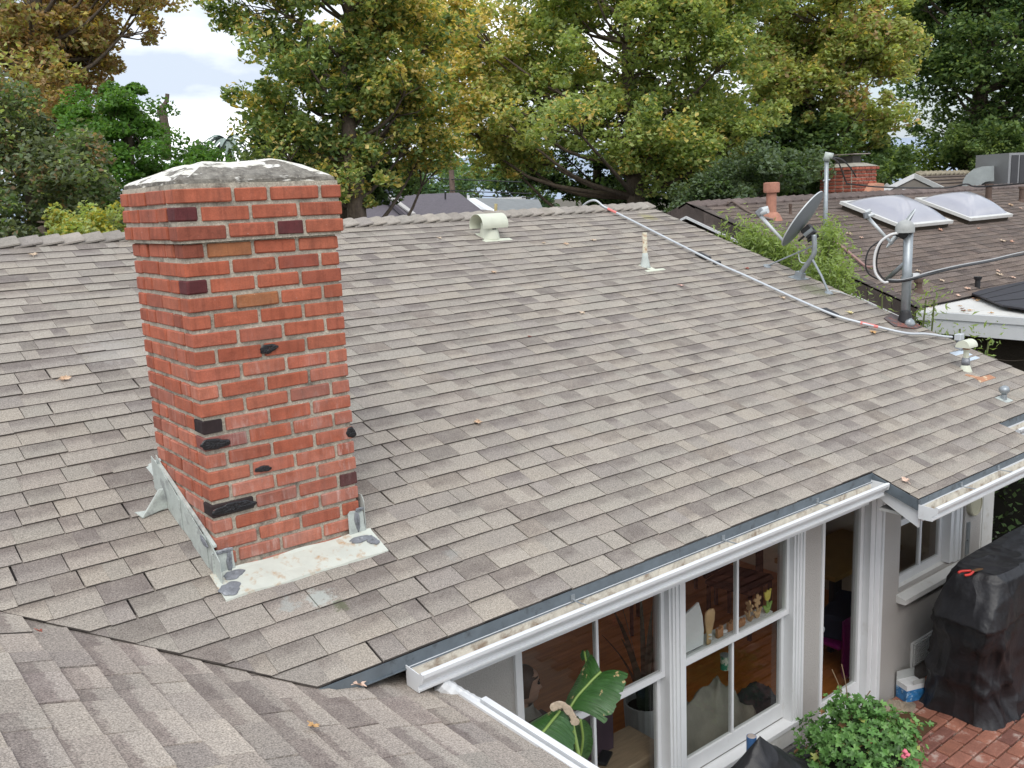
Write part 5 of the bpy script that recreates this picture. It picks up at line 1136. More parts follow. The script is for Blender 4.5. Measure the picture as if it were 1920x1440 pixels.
# ================================================================== INSIDE THE ROOM
FZ_ = -2.42
def floorp(u, v): return onz(u, v, FZ_)
# person seated in profile
pp = at(983, 1279, 5.4)
person = thing('person', (pp[0], pp[1], FZ_), 'person with brown hair and pale collar seated in profile behind the left window', 'person')
M_SKIN = pm('skin', (.50, .29, .21), .5, var=.06, vs=20); M_HAIR = pm('brown_hair', (.055, .022, .014), .55, var=.3, vs=60, vsc=(1, 1, .2)); M_SWT = pm('grey_knit', (.42, .41, .38), .95, var=.12, vs=30); M_PUR = pm('plum_fabric', (.075, .045, .065), .9, var=.15, vs=8)
hx = nrm(np.array((RT[0], RT[1], 0.))+.18*np.array((FW[0], FW[1], 0))); hy = np.cross((0, 0, 1.), hx); hz = np.array((0, 0, 1.))
hc = pp+np.array((0, 0, -.01))
def hp(a, b, c): return hc+hx*a+hy*b+hz*c
def body():
    # head sections from chin to crown: (height, front, back, half width); the face looks along +hx
    prof = [(-.125, .035, -.02, .025), (-.118, .068, -.035, .036), (-.105, .082, -.05, .044), (-.088, .086, -.06, .052), (-.074, .088, -.066, .057), (-.062, .093, -.072, .060), (-.052, .088, -.078, .063), (-.044, .100, -.082, .066), (-.034, .113, -.086, .068), (-.018, .101, -.09, .070), (0, .090, -.094, .072), (.010, .086, -.096, .073), (.024, .094, -.097, .074), (.045, .094, -.097, .074), (.07, .084, -.092, .070), (.092, .062, -.078, .058), (.108, .03, -.05, .035), (.113, .005, -.02, .010)]
    nose = {8: .5, 7: .45, 9: .55, 10: .7}
    G = []
    # shoulders, neck then head as one continuous skin
    low = [(-.56, .11, -.10, .17), (-.45, .12, -.10, .18), (-.33, .11, -.09, .185), (-.27, .085, -.085, .19), (-.235, .06, -.075, .15), (-.205, .035, -.072, .085), (-.18, .022, -.07, .056), (-.145, .018, -.066, .050)]
    for k, (z, f_, b_, w_) in enumerate(low+prof):
        row = []
        for i in range(33):
            a = 2*math.pi*(i % 32)/32; ca, sa = math.cos(a), math.sin(a)
            cx_ = (f_+b_)/2; hl = (f_-b_)/2; x_ = cx_+hl*ca; y_ = w_*sa
            if k-len(low) in nose and ca > .93: pass
            elif k-len(low) in nose and ca > .2: x_ -= hl*.18*(ca-.2)
            row.append(hp(x_, y_, z))
        G.append(row)
    mb = MB(); mb.grid(G); mb.poly(G[-1][:-1]); mb.poly(G[0][:-1][::-1]); mb.obj('body', M_SKIN, person, smooth=True)
body()
mb = MB(); G = []
for i in range(13):
    th = math.pi*.70*i/12; row = []
    for k in range(25):
        a = 2*math.pi*(k % 24)/24; fr = max(0, math.cos(a)); R_ = (.116-.012*fr); z = .122*math.cos(th)
        x_ = -.012+R_*math.sin(th)*math.cos(a); 
        if fr > .3 and z < .052: z = .052+(.122*math.cos(th)-.052)*.10; x_ = min(x_, .088)
        row.append(hp(x_, .088*math.sin(th)*math.sin(a), z+.006))
    G.append(row)
mb.grid(G); mb.tube([hp(-.085, 0, .02), hp(-.11, .0, -.08), hp(-.10, 0, -.20), hp(-.08, 0, -.27)], [.06, .065, .06, .035], 12); mb.obj('hair', M_HAIR, person, smooth=True)
for s_ in (-1, 1):
    MB().tube([hp(.086, s_*.036, .008), hp(.088, s_*.025, .010)], [.009, .009], 6).obj('eye', M_BLK, person); MB().tube([hp(.082, s_*.048, .028), hp(.093, s_*.022, .03)], .0045, 5).obj('eyebrow', M_HAIR, person)
    lump('ear', hp(-.012, s_*.073, -.01), (.016, .010, .028), M_SKIN, person, 3, 7, .05)
MB().tube([hp(.080, -.02, -.066), hp(.090, 0, -.065), hp(.080, .02, -.066)], .006, 6).obj('mouth', pm('lips', (.42, .15, .13), .5), person)
mb = MB(); G = []
for z, f_, b_, w_ in ((-.85, .16, -.15, .22), (-.6, .15, -.14, .21), (-.45, .15, -.125, .22), (-.33, .14, -.115, .225), (-.265, .12, -.11, .22), (-.225, .09, -.10, .17), (-.19, .062, -.095, .09), (-.150, .052, -.088, .072), (-.128, .048, -.085, .068)):
    G.append([hp((f_+b_)/2+(f_-b_)/2*math.cos(a), w_*math.sin(a), z) for a in np.linspace(0, 2*math.pi, 29)])
mb.grid(G); mb.obj('sweater', M_SWT, person, smooth=True)
for s_ in (-1, 1): MB().tube(smooth_path([hp(0, s_*.2, -.27), hp(.05, s_*.24, -.48), hp(.20, s_*.20, -.60), hp(.30, s_*.10, -.60)]), [.055]*7+[.045]*6+[.035]*6, 10).obj('sleeve', M_SWT, person, smooth=True)
for s_ in (-1, 1): MB().tube(smooth_path([hp(-.02, s_*.10, -.80), hp(.22, s_*.11, -.78), hp(.42, s_*.11, -.82), hp(.44, s_*.11, FZ_-hc[2]+.06)]), [.085]*7+[.07]*6+[.05]*6, 10).obj('trouser_leg', M_PUR, person, smooth=True)
sofa = thing('sofa', (pp[0]+.1, pp[1], FZ_), 'dark plum sofa the seated person leans on behind the left window', 'sofa')
Rs = np.stack([hx, hy, hz], 1); so_ = np.array((hc[0], hc[1], FZ_))
MB().box((1.25, .09, FZ_+.05), (2.45, .75, FZ_+.38), ch=.04).obj('seat', M_PUR, sofa); MB().box((1.25, -.06, FZ_+.02), (2.40, .085, FZ_+.84), ch=.04).obj('backrest', M_PUR, sofa); MB().box((1.14, -.06, FZ_+.02), (1.245, .75, FZ_+.6), ch=.03).obj('armrest', M_PUR, sofa)
# snake plant
q = onz(1213, 1408, FZ_+.0); q = onz(1232, 1432, FZ_)+np.array((0, .10, 0))
pot = thing('snake_plant', q, 'tall snake plant in ribbed grey pot behind the left window', 'potted plant')
mb = MB(); n_ = 44; G = []
for r, h in ((.105, 0), (.13, .02), (.150, .42), (.150, .44), (.138, .44), (.135, .40)):
    G.append([q+np.array((r*(1+(.022 if k % 2 else 0))*math.cos(2*math.pi*k/n_), r*(1+(.022 if k % 2 else 0))*math.sin(2*math.pi*k/n_), h)) for k in range(n_+1)])
mb.grid(G); mb.poly(G[0][:-1]); mb.obj('pot', pm('pot_grey', (.36, .37, .37), .6), pot); MB().lathe(q+(0, 0, .38), (0, 0, 1), [(.135, 0), (.13, .01)], 20).obj('soil', pm('soil', (.02, .015, .012), 1.), pot)
M_SNK = pm('snake_leaf', (.045, .06, .04), .45, var=.5, vs=30, vsc=(1, 1, 3))
for k in range(11):
    a = k*2.4; lean = random.uniform(.05, .28); h = random.uniform(.55, 1.05); G = []; dr = np.array((math.cos(a), math.sin(a), 0)); sd_ = np.array((-math.sin(a+.6), math.cos(a+.6), 0))
    for i in range(9):
        t = i/8; c_ = q+dr*(.04+lean*t*t)+np.array((0, 0, .38+h*t)); wv = .028*(1-t**3)+.001; G.append([c_-sd_*wv, c_+dr*.006, c_+sd_*wv])
    mb = MB(); mb.grid(G); mb.obj('leaf', M_SNK, pot, smooth=True)
# side table, things on it
tb = thing('side_table', (2.55, .0, FZ_), 'low pale wooden bench table beside the snake plant pot', 'table')
M_OAK = pm('oak', (.34, .25, .17), .5, var=.2, vs=8, vsc=(1, 8, 1)); tt = FZ_+.46
MB().box((1.95, -.27, tt-.05), (2.62, .06, tt), ch=.004).obj('table_top', M_OAK, tb); MB().box((1.97, -.25, tt-.16), (2.60, .04, tt-.052)).obj('drawer', M_OAK, tb)
for a, b in ((1.98, -.23), (2.56, -.23), (1.98, .01), (2.56, .01)): MB().box((a, b, FZ_), (a+.03, b+.03, tt-.16)).obj('leg', M_BLK, tb)
MB().box((-.07, -.035, 0), (.07, .035, .02), ch=.004, R=rotz(.5), o=(2.22, -.12, tt+.011)).obj('phone', M_BLK, label='small black gadget on the pale table behind the banana leaf', cat='gadget')
# blankets
heap('blanket', (3.28, -.02, FZ_), (.62, .26, 0), .52, pm('grey_blanket', (.24, .225, .19), .95, var=.2, vs=7), 21, .25, 34, .9, label='heap of grey blankets inside below the right tall window', cat='blanket')
heap('cushion', (4.05, .12, FZ_), (.22, .18, 0), .20, pm('charcoal_cloth', (.05, .055, .06), .9), 5, .2, 18, label='dark charcoal cushion behind the lower right pane', cat='cushion')
# dining table with papers, chairs
dt = thing('dining_table', (6.0, 1.6, FZ_), 'dark dining table with papers seen through the right tall window', 'table')
MB().box((5.3, 1.0, -1.70), (6.28, 2.4, -1.66)).obj('table_top', pm('table_cloth', (.20, .19, .08), .6, var=.2, vs=5), dt)
for a, b in ((5.35, 1.05), (6.2, 1.05), (5.35, 2.3), (6.2, 2.3)): MB().box((a, b, FZ_), (a+.05, b+.05, -1.70)).obj('leg', M_BLK, dt)
MB().box((-.18, -.13, 0), (.18, .13, .012), R=rotz(.5), o=(5.52, 1.28, -1.653)).obj('papers', pm('paper_pale', (.45, .50, .48), .7), label='pale papers on the dining table inside', cat='papers')
MB().lathe((5.8, 1.7, -1.66), (0, 0, 1), [(.05, 0), (.10, .05), (.11, .06)], 16).obj('bowl', pm('bowl', (.35, .36, .30), .4), label='shallow bowl on the dining table inside', cat='bowl')
M_CHR = pm('dark_chair', (.030, .010, .010), .6, var=.2)
for i, (cx_, cy_, lb) in enumerate(((5.05, 1.05, 'dark red-brown chair at the near end of the dining table'), (5.15, 1.75, 'dark chair at the far side of the dining table'), (4.5, 1.55, 'dark chair left of the dining table, legs on wood floor'))):
    t = thing('chair', (cx_, cy_, FZ_), lb, 'chair', 'chairs round the dining table'); Rc = rotz(.2+i)
    def cb(lo, hi, nm, ch=0): MB().box(lo, hi, ch=ch, R=Rc, o=(cx_, cy_, FZ_)).obj(nm, M_CHR, t)
    cb((-.23, -.23, .42), (.23, .23, .48), 'seat', .02); cb((-.23, .20, .48), (.23, .25, .86), 'backrest', .015)
    for sx2 in (-1, 1):
        for sy2 in (-1, 1): cb((sx2*.20-.015, sy2*.20-.015, 0), (sx2*.20+.015, sy2*.20+.015, .42), 'leg')
dk = thing('desk', (5.6, .35, FZ_), 'light wood desk just inside the glazed door', 'desk')
MB().box((5.15, .15, -1.75), (6.2, .75, -1.71)).obj('desk_top', pm('ochre_wood', (.30, .17, .05), .5), dk)
for a, b in ((5.2, .2), (6.1, .2), (5.2, .7), (6.1, .7)): MB().box((a, b, FZ_), (a+.04, b+.04, -1.75)).obj('leg', M_BLK, dk)
MB().box((-.3, -.2, 0), (.3, .2, .25), ch=.03, R=rotz(.3), o=(5.25, .05, -2.2)).obj('storage_bag', pm('navy_cloth', (.02, .022, .045), .8), label='dark navy bag behind the glazed door', cat='bag')
mg = thing('suitcase', (4.98, -.12, FZ_), 'magenta child chair just inside the glazed door', 'chair')
MB().box((4.86, -.16, FZ_), (5.10, -.08, FZ_+.52), ch=.035).obj('backrest', pm('magenta_plastic', (.20, .005, .13), .4), mg); MB().box((4.86, -.08, FZ_+.24), (5.10, .16, FZ_+.28), ch=.012).obj('seat', bpy.data.materials['magenta_plastic'], mg)
mg.name = 'child_chair'; WM['child_chair'] = WM['suitcase']
# things along the meeting rail of the right tall window
RY, RZ = WY+.118, -1.338
MB().box((2.62, WY+.1035, RZ-.02), (3.61, WY+.20, RZ-.001)).obj('rail_shelf', M_WHITE, house)
def flat(name, pts, x, y, z, sc, mat, label, cat, tilt=0., ang=0., th=.012, root=None):
    ux_ = np.array((math.cos(ang), math.sin(ang), 0)); uz = np.array((0, 0, 1.)); ny = np.cross(ux_, uz)
    P = [np.array((x, y, z))+ux_*(a*sc*math.cos(tilt)+b*sc*math.sin(tilt))+uz*(b*sc*math.cos(tilt)-a*sc*math.sin(tilt)) for a, b in pts]
    m_ = MB().prism(P, ny*th)
    return m_.obj(name, mat, root, **({} if root else dict(label=label, cat=cat)))
q = ony(1300, 1190, WY+.10)
MB().prism([(2.615, WY+.082, -1.315), (2.865, WY+.082, -1.315), (2.872, WY+.082, -1.22), (2.86, WY+.082, -1.12), (2.825, WY+.082, -1.02), (2.615, WY+.082, -1.09)], (0, .012, 0)).obj('white_board', M_WHITE, label='white curved board leaning in the corner of the window rail', cat='board')
br = thing('wooden_brush', (2.925, RY, RZ), 'wooden paddle brush standing handle-down on the window rail', 'brush')
G = []
for z, w_ in ((0, .014), (.01, .022), (.05, .022), (.075, .022), (.085, .028), (.15, .045), (.20, .048), (.225, .038), (.235, .02)):
    G.append([np.array((2.925+w_*math.cos(a)+z*.06, RY-.03+.35*w_*math.sin(a), RZ+z)) for a in np.linspace(0, 2*math.pi, 17)])
mb = MB(); mb.grid(G); mb.poly(G[-1][:-1]); mb.poly(G[0][:-1][::-1]); mb.obj('head', M_WOOD, br, smooth=True)
for z in (.042, .066): MB().lathe((2.928, RY-.03, RZ+z), (0, 0, 1), [(.024, 0), (.024, .008)], 14, sy=.5).obj('white_ring', M_WHITE, br)
M_ORW = pm('orange_wood', (.38, .19, .09), .6, var=.15, vs=20)
cas = [(-.5, 0), (.5, 0), (.5, 1.35), (.25, 1.35), (.22, 1.1), (0, 1.1), (-.05, 1.0), (-.3, 1.0), (-.35, 1.15), (-.5, 1.15)]
flat('castle_block', cas, 3.055, RY, RZ, .055, M_ORW, 'first brown wooden castle block beside the brush', 'toy block', th=.02)
lump('shell', (3.115, RY-.0, RZ+.012), (.028, .016, .012), M_WHITE, None, 3, 8, .12, label='small white shell between the wooden castle blocks', cat='shell')
flat('castle_block', cas, 3.175, RY+.01, RZ, .052, M_ORW, 'second wooden castle block partly hidden by the glazing bar', 'toy block', th=.02)
flat('toy_hedgehog', [(-.6, 0), (.6, 0), (.9, .35), (.75, .55), (.9, .9), (.45, .7), (.3, 1.0), (.05, .7), (-.3, .95), (-.4, .6), (-.8, .6)], 3.265, RY, RZ, .055, M_ORW, 'spiky brown wooden toy right of the glazing bar', 'toy', th=.02)
def flower(x, ang, mp_, ml, label, tulip=False, sc=1.):
    t = thing('toy_flower', (x, RY, RZ), label, 'toy flower', 'wooden flowers on the window rail')
    def F(nm, pts, mat, th=.010, dy=0.): flat(nm, pts, x, RY+dy, RZ, .055*sc, mat, '', '', ang=ang, th=th, root=t)
    F('stem', [(-.09, .2), (.09, .2), (.09, 1.5), (-.09, 1.5)], ml, dy=.001)
    F('leaves', [(-.25, 0), (.25, 0), (.45, .35), (.85, .95), (.45, .9), (.1, .45), (-.1, .45), (-.45, .9), (-.85, .95), (-.45, .35)], ml)
    if tulip: F('petals', [(-.35, 1.4), (0, 1.25), (.35, 1.4), (.5, 1.8), (.62, 2.35), (.25, 2.1), (0, 2.4), (-.25, 2.1), (-.62, 2.35), (-.5, 1.8)], mp_)
    else:
        P = []
        for k in range(20):
            a = math.pi/2+2*math.pi*k/20; r = (.72, .62, .30, .62)[k % 4]; P.append((r*math.cos(a), 1.95+r*math.sin(a)))
        F('petals', P, mp_)
M_YEL = pm('yellow_paint', (.62, .52, .10), .5, var=.1); M_GRN = pm('green_paint', (.25, .42, .10), .5, var=.1)
flower(3.37, 1.35, M_WOOD, M_WOOD, 'pale wooden flower turned edge-on on the window rail', sc=1.0)
flower(3.455, .1, M_WOOD, M_WOOD, 'pale wooden six-petal flower facing out on the window rail', sc=1.15)
flower(3.565, .1, M_YEL, M_GRN, 'yellow wooden tulip with green leaves at the right end of the rail', True, 1.25)
q = ony(1359, 1241, WY+.18); t = thing('hanging_tin', q, 'small green and white patterned tin hanging behind the lower pane', 'tin')
MB().lathe(q-np.array((0, 0, .05)), (0, 0, 1), [(.030, 0), (.030, .095)], 16).obj('can', pm('green_print', (.04, .22, .13), .5, stain=((.6, .6, .5), 26, .50, .56, 1.)), t); MB().lathe(q+np.array((0, 0, .045)), (0, 0, 1), [(.032, 0), (.032, .008)], 16).obj('lid', M_PLAST, t)
# ================================================================== PLANTS
def leaf_quads(C, Nrm, size, rng, aspect=.62):
    n = len(C); r = rng.normal(size=(n, 3)); u = np.cross(Nrm, r); u /= np.linalg.norm(u, axis=1)[:, None]+1e-9; v = np.cross(Nrm, u)
    s_ = size if hasattr(size, '__len__') else np.full(n, size); s_ = s_[:, None]*.5
    bend = Nrm*s_*rng.uniform(-.5, .5, (n, 1))
    P = np.stack([C-u*s_, C+v*s_*aspect+bend, C+u*s_, C-v*s_*aspect+bend], 1)
    return P.reshape(-1, 3), np.arange(4*n).reshape(n, 4)
def foliage(name, C, Nrm, size, cols, mat, parent, rng, aspect=.62, **kw):
    V, F_ = leaf_quads(C, Nrm, size, rng, aspect); me = npmesh(name, V, F_, mat, np.repeat(cols, 4, 0))
    o = bpy.data.objects.new(name, me); return put(o, parent, **kw)
def rnorm(rng, n, up_=.6):
    a = rng.normal(size=(n, 3)); a[:, 2] = np.abs(a[:, 2])+up_; return a/np.linalg.norm(a, axis=1)[:, None]
def colpick(rng, n, pal, w):
    pal = np.array(pal); i = rng.choice(len(pal), n, p=np.array(w)/sum(w)); return pal[i]*rng.uniform(.85, 1.15, (n, 1))
def blobs_points(rng, blobs, ncl, crad, nl, squash=.75, hollow=.55, per=11):
    """bough centres inside ellipsoids (biased outward), clumps round each bough, leaves round each clump"""
    nb_ = max(3, ncl//per); vol = np.array([b[3]*b[4]*b[5] for b in blobs])**.75; pk = rng.choice(len(blobs), nb_, p=vol/vol.sum()); B = np.array(blobs)[pk]
    d_ = rng.normal(size=(nb_, 3)); d_ /= np.linalg.norm(d_, axis=1)[:, None]; r = hollow+(1-hollow)*rng.uniform(0, 1, nb_)**.6
    bc = B[:, :3]+d_*B[:, 3:6]*r[:, None]*.93
    bi = np.repeat(np.arange(nb_), per); off = rng.normal(size=(len(bi), 3)); off = off/np.maximum(1, np.linalg.norm(off, axis=1)/1.5)[:, None]
    cc = bc[bi]+off*np.array((1., 1., .62))*crad*1.15; ncl = len(cc)
    cr_ = rng.uniform(.5, 1.3, ncl)*crad*.62
    idx = np.repeat(np.arange(ncl), nl); off = rng.normal(size=(len(idx), 3)); off = off/np.maximum(1, np.linalg.norm(off, axis=1)/1.7)[:, None]*np.array((1, 1, squash))*.62
    off[:, 2] -= .35*(off[:, 0]**2+off[:, 1]**2)
    return cc, idx, cc[idx]+off*cr_[idx][:, None], bc
def tree(name, label, base, blobs, trunk, pal, w, ncl, crad, nl, lsize, seed, tint=None, limbs=26, tr=.2, cat='tree', clumpvar=.35, hollow=.5, mat=None, squash=.75):
    rng = np.random.default_rng(seed); t = thing(name, base, label, cat)
    cc, idx, P, bc = blobs_points(rng, blobs, ncl, crad, nl, squash, hollow); ncl = len(cc)
    base_c = colpick(rng, len(P), pal, w)
    # whole clumps turn colour together
    ck = rng.uniform(0, 1, ncl); pal2 = np.array(pal); cl_col = pal2[rng.choice(len(pal), ncl, p=np.array(w)/sum(w))]
    m_ = rng.uniform(0, 1, (len(P), 1)) < clumpvar; base_c = np.where(m_, cl_col[idx]*rng.uniform(.8, 1.2, (len(P), 1)), base_c)
    if tint is not None: base_c = tint(P, base_c, rng)
    foliage('crown', P, rnorm(rng, len(P)), lsize*rng.uniform(.6, 1.25, len(P)), base_c, mat or M_LEAF, t, rng)
    mb = MB(); tp_ = [np.array(p, float) for p in trunk]; TP = smooth_path(tp_, 5); n_ = len(TP)
    mb.tube(TP, [tr*(1-.75*i/(n_-1)) for i in range(n_)], 9); mb.obj('trunk', M_BARK, t, smooth=True)
    mb = MB()
    for k in range(min(len(bc), limbs*2)):
        c_ = bc[k]; zt_ = min(max(c_[2]-.35*np.linalg.norm((c_-TP[0])[:2])-.6, TP[0][2]+.8), TP[-1][2]); j = int(np.argmin([abs(p[2]-zt_) for p in TP])); s_ = TP[j]
        mid = (s_+c_)/2+np.array((0, 0, -.12*np.linalg.norm(c_-s_)))+rng.normal(size=3)*.12; r0 = tr*.30*(1-.5*j/n_)
        pth = smooth_path([s_, mid, c_], 4); mb.tube(pth, [r0*(1-.85*i/(len(pth)-1)) for i in range(len(pth))], 5, cap=False)
        for q_ in range(5):
            e2 = cc[k*11+q_*2]; mb.tube([pth[-3], (pth[-3]+e2)/2+rng.normal(size=3)*.05, e2], [r0*.3, r0*.18, .006], 4, cap=False)
    mb.obj('limbs', M_BARK, t, smooth=True); return t
def bl(u, v, d_, ru, rv, rd=None):
    c_ = at(u, v, d_); k = d_*1.0/FPX*math.hypot(1, 0); k = np.linalg.norm(c_-CAM)/FPX
    return (*c_, ru*k*.9, (rd or ru)*k*.9 if False else ru*k*.9, rv*k)
def gr(u, d_):
    c_ = at(u, 380, d_); return np.array((c_[0], c_[1], GZ))
G1, G2, G3, G4 = (.29, .39, .14), (.38, .48, .18), (.20, .29, .11), (.50, .57, .22)
Y1, Y2, O1, B1, B2 = (.74, .62, .20), (.84, .68, .30), (.60, .40, .20), (.46, .33, .19), (.36, .25, .15)
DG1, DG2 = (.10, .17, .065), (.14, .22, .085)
# big centre tree (sweetgum turning yellow)
def tint2(P, c, rng):
    u = ((P-CAM)@RT)/((P-CAM)@FW)*FPX+960; k = np.clip((u-640)/180, 0, 1)*(rng.uniform(0, 1, len(P)) < .34)
    return c*(1-k[:, None])+np.array(Y1)*k[:, None]*rng.uniform(.7, 1.2, (len(P), 1))
def tint3(P, c, rng):
    u = ((P-CAM)@RT)/((P-CAM)@FW)*FPX+960; v = 720-((P-CAM)@UP)/((P-CAM)@FW)*FPX
    k = np.clip((1010-u)/150, 0, 1)*np.clip((360-v)/120, 0, 1)*(rng.uniform(0, 1, len(P)) < .5)
    return c*(1-k[:, None])+np.array(Y2)*k[:, None]*rng.uniform(.7, 1.2, (len(P), 1))
tree('sweetgum_tree', 'broad green tree flecked with yellow leaves behind the roof centre', gr(1190, 20), [bl(1150, 60, 20, 250, 190), bl(1050, 210, 19.4, 210, 130), bl(1290, 180, 20.4, 150, 190), bl(1180, -60, 20.5, 260, 140), bl(930, 140, 20, 110, 150), bl(1240, 320, 19.5, 120, 60), bl(1000, 310, 19.6, 130, 50), bl(1370, 60, 21, 90, 120), bl(890, 60, 20.5, 70, 110), bl(960, -20, 20.5, 110, 80), bl(885, 180, 19.8, 75, 90), bl(840, 60, 19.5, 60, 90), bl(930, 270, 20, 70, 50)],
     [gr(1195, 20), at(1192, 370, 20), at(1185, 260, 20), at(1175, 120, 20), at(1180, -80, 20.3)], [G1, G2, G4, Y1, Y2, G3], [4, 6, 4, 1.0, .9, 2], 900, .50, 150, .112, 31, tint3, 34, .24, hollow=.45)
# tree behind the chimney
tree('sweetgum_tree', 'upright green and yellow tree with forked trunk right above the chimney', gr(668, 16), [bl(610, 70, 16, 170, 120), bl(700, 180, 16, 130, 120), bl(560, 160, 16.2, 80, 90), bl(760, 60, 16.4, 90, 140), bl(480, 30, 16, 70, 60), bl(660, -60, 16, 200, 90), bl(640, 310, 16.2, 90, 60), bl(790, 250, 17, 80, 70), bl(520, 245, 16, 45, 45), bl(415, 195, 16, 40, 14), bl(690, 335, 15.6, 40, 40), bl(630, 360, 15.6, 30, 25)],
     [gr(668, 16), at(668, 380, 16), at(655, 250, 16), at(650, 120, 16.1), at(655, -60, 16.2)], [G1, G2, DG2, Y1, Y2, G3], [4, 3.5, 3, 1.3, 1.6, 2.5], 560, .36, 95, .105, 32, tint2, 40, .20, hollow=.35)
# brown-leaved tree at left with two stems
tree('plane_tree', 'tall rusty brown autumn tree at the far left', gr(76, 18), [bl(60, 20, 18, 140, 130), bl(200, 40, 18.4, 110, 110), bl(285, 20, 18.6, 55, 70), bl(40, 150, 17.8, 90, 50), bl(120, -90, 18, 200, 80), bl(-60, 90, 18, 90, 160), bl(260, 100, 18.4, 45, 28), bl(190, 240, 18.6, 60, 60), bl(60, 215, 18, 90, 35), bl(130, 150, 18, 80, 60)],
     [gr(78, 18), at(76, 330, 18), at(72, 190, 18), at(66, 60, 18), at(70, -90, 18)], [B1, B2, O1, (.44, .41, .20), G4, Y1], [4, 3, 1.6, 4, 2.2, 1.], 285, .40, 100, .105, 33, None, 40, .26, hollow=.3)
tree('plane_tree', 'slimmer rusty autumn tree with a long side branch, second from left', gr(130, 19), [bl(170, 100, 19, 80, 80), bl(230, 90, 19, 60, 90), bl(140, 250, 19, 50, 60), bl(225, 170, 19, 22, 45), bl(110, 60, 19.2, 90, 90)],
     [gr(130, 19), at(128, 320, 19), at(125, 200, 19), at(130, 90, 19.2), at(150, -40, 19.2)], [B1, B2, O1, (.44, .41, .20), G4], [4, 3, 2., 3, 1.6], 150, .36, 95, .10, 34, None, 22, .17, hollow=.3)
# trees right of centre
tree('plane_tree', 'olive and gold autumn tree above the far chimney', gr(1556, 24), [bl(1540, 70, 24, 110, 130), bl(1580, 220, 24, 90, 70), bl(1480, 180, 24, 80, 110), bl(1560, -70, 24, 150, 80), bl(1440, 40, 24.5, 70, 120), bl(1620, 60, 24, 60, 100), bl(1590, 280, 24, 60, 25)],
     [gr(1556, 24), at(1556, 300, 24), at(1552, 150, 24), at(1560, 0, 24)], [(.36, .39, .14), G4, Y1, B1, G2, O1], [5, 4, 1.2, 1.5, 5, .4], 430, .50, 140, .125, 35, None, 26, .22, hollow=.4)
tree('maple_tree', 'large dark green tree filling the top right corner', gr(1826, 30), [bl(1860, 60, 30, 150, 150), bl(1740, 150, 30, 80, 60), bl(1800, 270, 29.8, 110, 50), bl(1930, 200, 30, 90, 120), bl(1700, 20, 31, 60, 60), bl(1840, -80, 30, 220, 90), bl(1730, 220, 30, 60, 40), bl(1690, 150, 30, 35, 60)],
     [gr(1828, 30), at(1826, 300, 30), at(1836, 200, 30), at(1850, 60, 30), at(1850, -60, 30)], [DG1, DG2, G3, G1, (.04, .09, .03)], [3, 4, 3, 2, 2], 460, .68, 150, .15, 36, None, 26, .34, hollow=.4)
# understorey
tree('pine_tree', 'bright green feathery conifer left of the chimney top', gr(245, 15), [bl(240, 260, 15, 75, 60), bl(300, 330, 15, 100, 50), bl(220, 380, 14.6, 60, 70), bl(370, 315, 15.5, 60, 22), bl(250, 215, 15, 40, 20)], [gr(245, 15), at(245, 330, 15), at(245, 215, 15)], [(.10, .22, .045), (.14, .28, .06), DG2], [3, 3, 1.5], 120, .38, 230, .075, 37, None, 14, .12, hollow=.3, squash=.4)
tree('shrub_tree', 'dark grey-green bushy tree at the left edge beyond the ridge', gr(60, 12), [bl(50, 330, 12, 100, 60), bl(130, 390, 11.6, 90, 50), bl(10, 250, 12.4, 60, 50), bl(-60, 350, 12, 90, 100), bl(190, 430, 12, 50, 30), bl(60, 430, 11.6, 90, 30)], [gr(60, 12), at(60, 420, 12), at(60, 280, 12)], [(.17, .21, .13), (.22, .26, .16), DG2, G2, B2], [4, 3, 2, 1, .8], 150, .34, 210, .07, 38, None, 14, .08, hollow=.25)
tree('shrub', 'yellow-green shrub peeking over the ridge left of the chimney', gr(170, 11), [bl(160, 425, 10.8, 70, 22), bl(215, 418, 10.8, 20, 14), bl(235, 350, 13, 18, 8)], [gr(170, 11), at(170, 440, 11)], [(.45, .40, .07), G4, G2], [2, 2, 3], 34, .22, 140, .055, 39, None, 6, .04, cat='shrub', hollow=.2)
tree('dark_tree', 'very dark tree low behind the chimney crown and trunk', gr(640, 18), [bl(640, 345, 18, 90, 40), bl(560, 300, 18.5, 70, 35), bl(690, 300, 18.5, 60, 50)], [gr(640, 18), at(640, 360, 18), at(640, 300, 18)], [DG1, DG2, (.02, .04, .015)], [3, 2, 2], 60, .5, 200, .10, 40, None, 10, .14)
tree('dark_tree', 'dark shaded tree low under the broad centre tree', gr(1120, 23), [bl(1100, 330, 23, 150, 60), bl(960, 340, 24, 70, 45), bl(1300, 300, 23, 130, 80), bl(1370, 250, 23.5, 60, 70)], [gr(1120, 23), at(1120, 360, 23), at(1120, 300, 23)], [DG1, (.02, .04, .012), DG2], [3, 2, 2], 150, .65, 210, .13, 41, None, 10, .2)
tree('olive_bush', 'soft grey-green oleander bush behind the brown roof', gr(1400, 18.5), [bl(1400, 350, 18.5, 85, 45), bl(1440, 310, 18.5, 40, 30), bl(1340, 375, 18.5, 40, 20)], [gr(1400, 18.5), at(1400, 380, 18.5)], [(.18, .24, .15), (.14, .20, .12), DG2], [3, 3, 2], 75, .36, 220, .085, 42, None, 8, .06, cat='bush')
tree('dark_tree', 'dark green tree between the oleander and the far chimney', gr(1490, 24), [bl(1490, 290, 24, 90, 60), bl(1420, 250, 24.5, 60, 60), bl(1660, 300, 27, 50, 25), bl(1570, 320, 24, 60, 40)], [gr(1490, 24), at(1490, 330, 24), at(1490, 260, 24)], [DG1, DG2, G3], [3, 3, 2], 100, .6, 200, .13, 43, None, 8, .16)
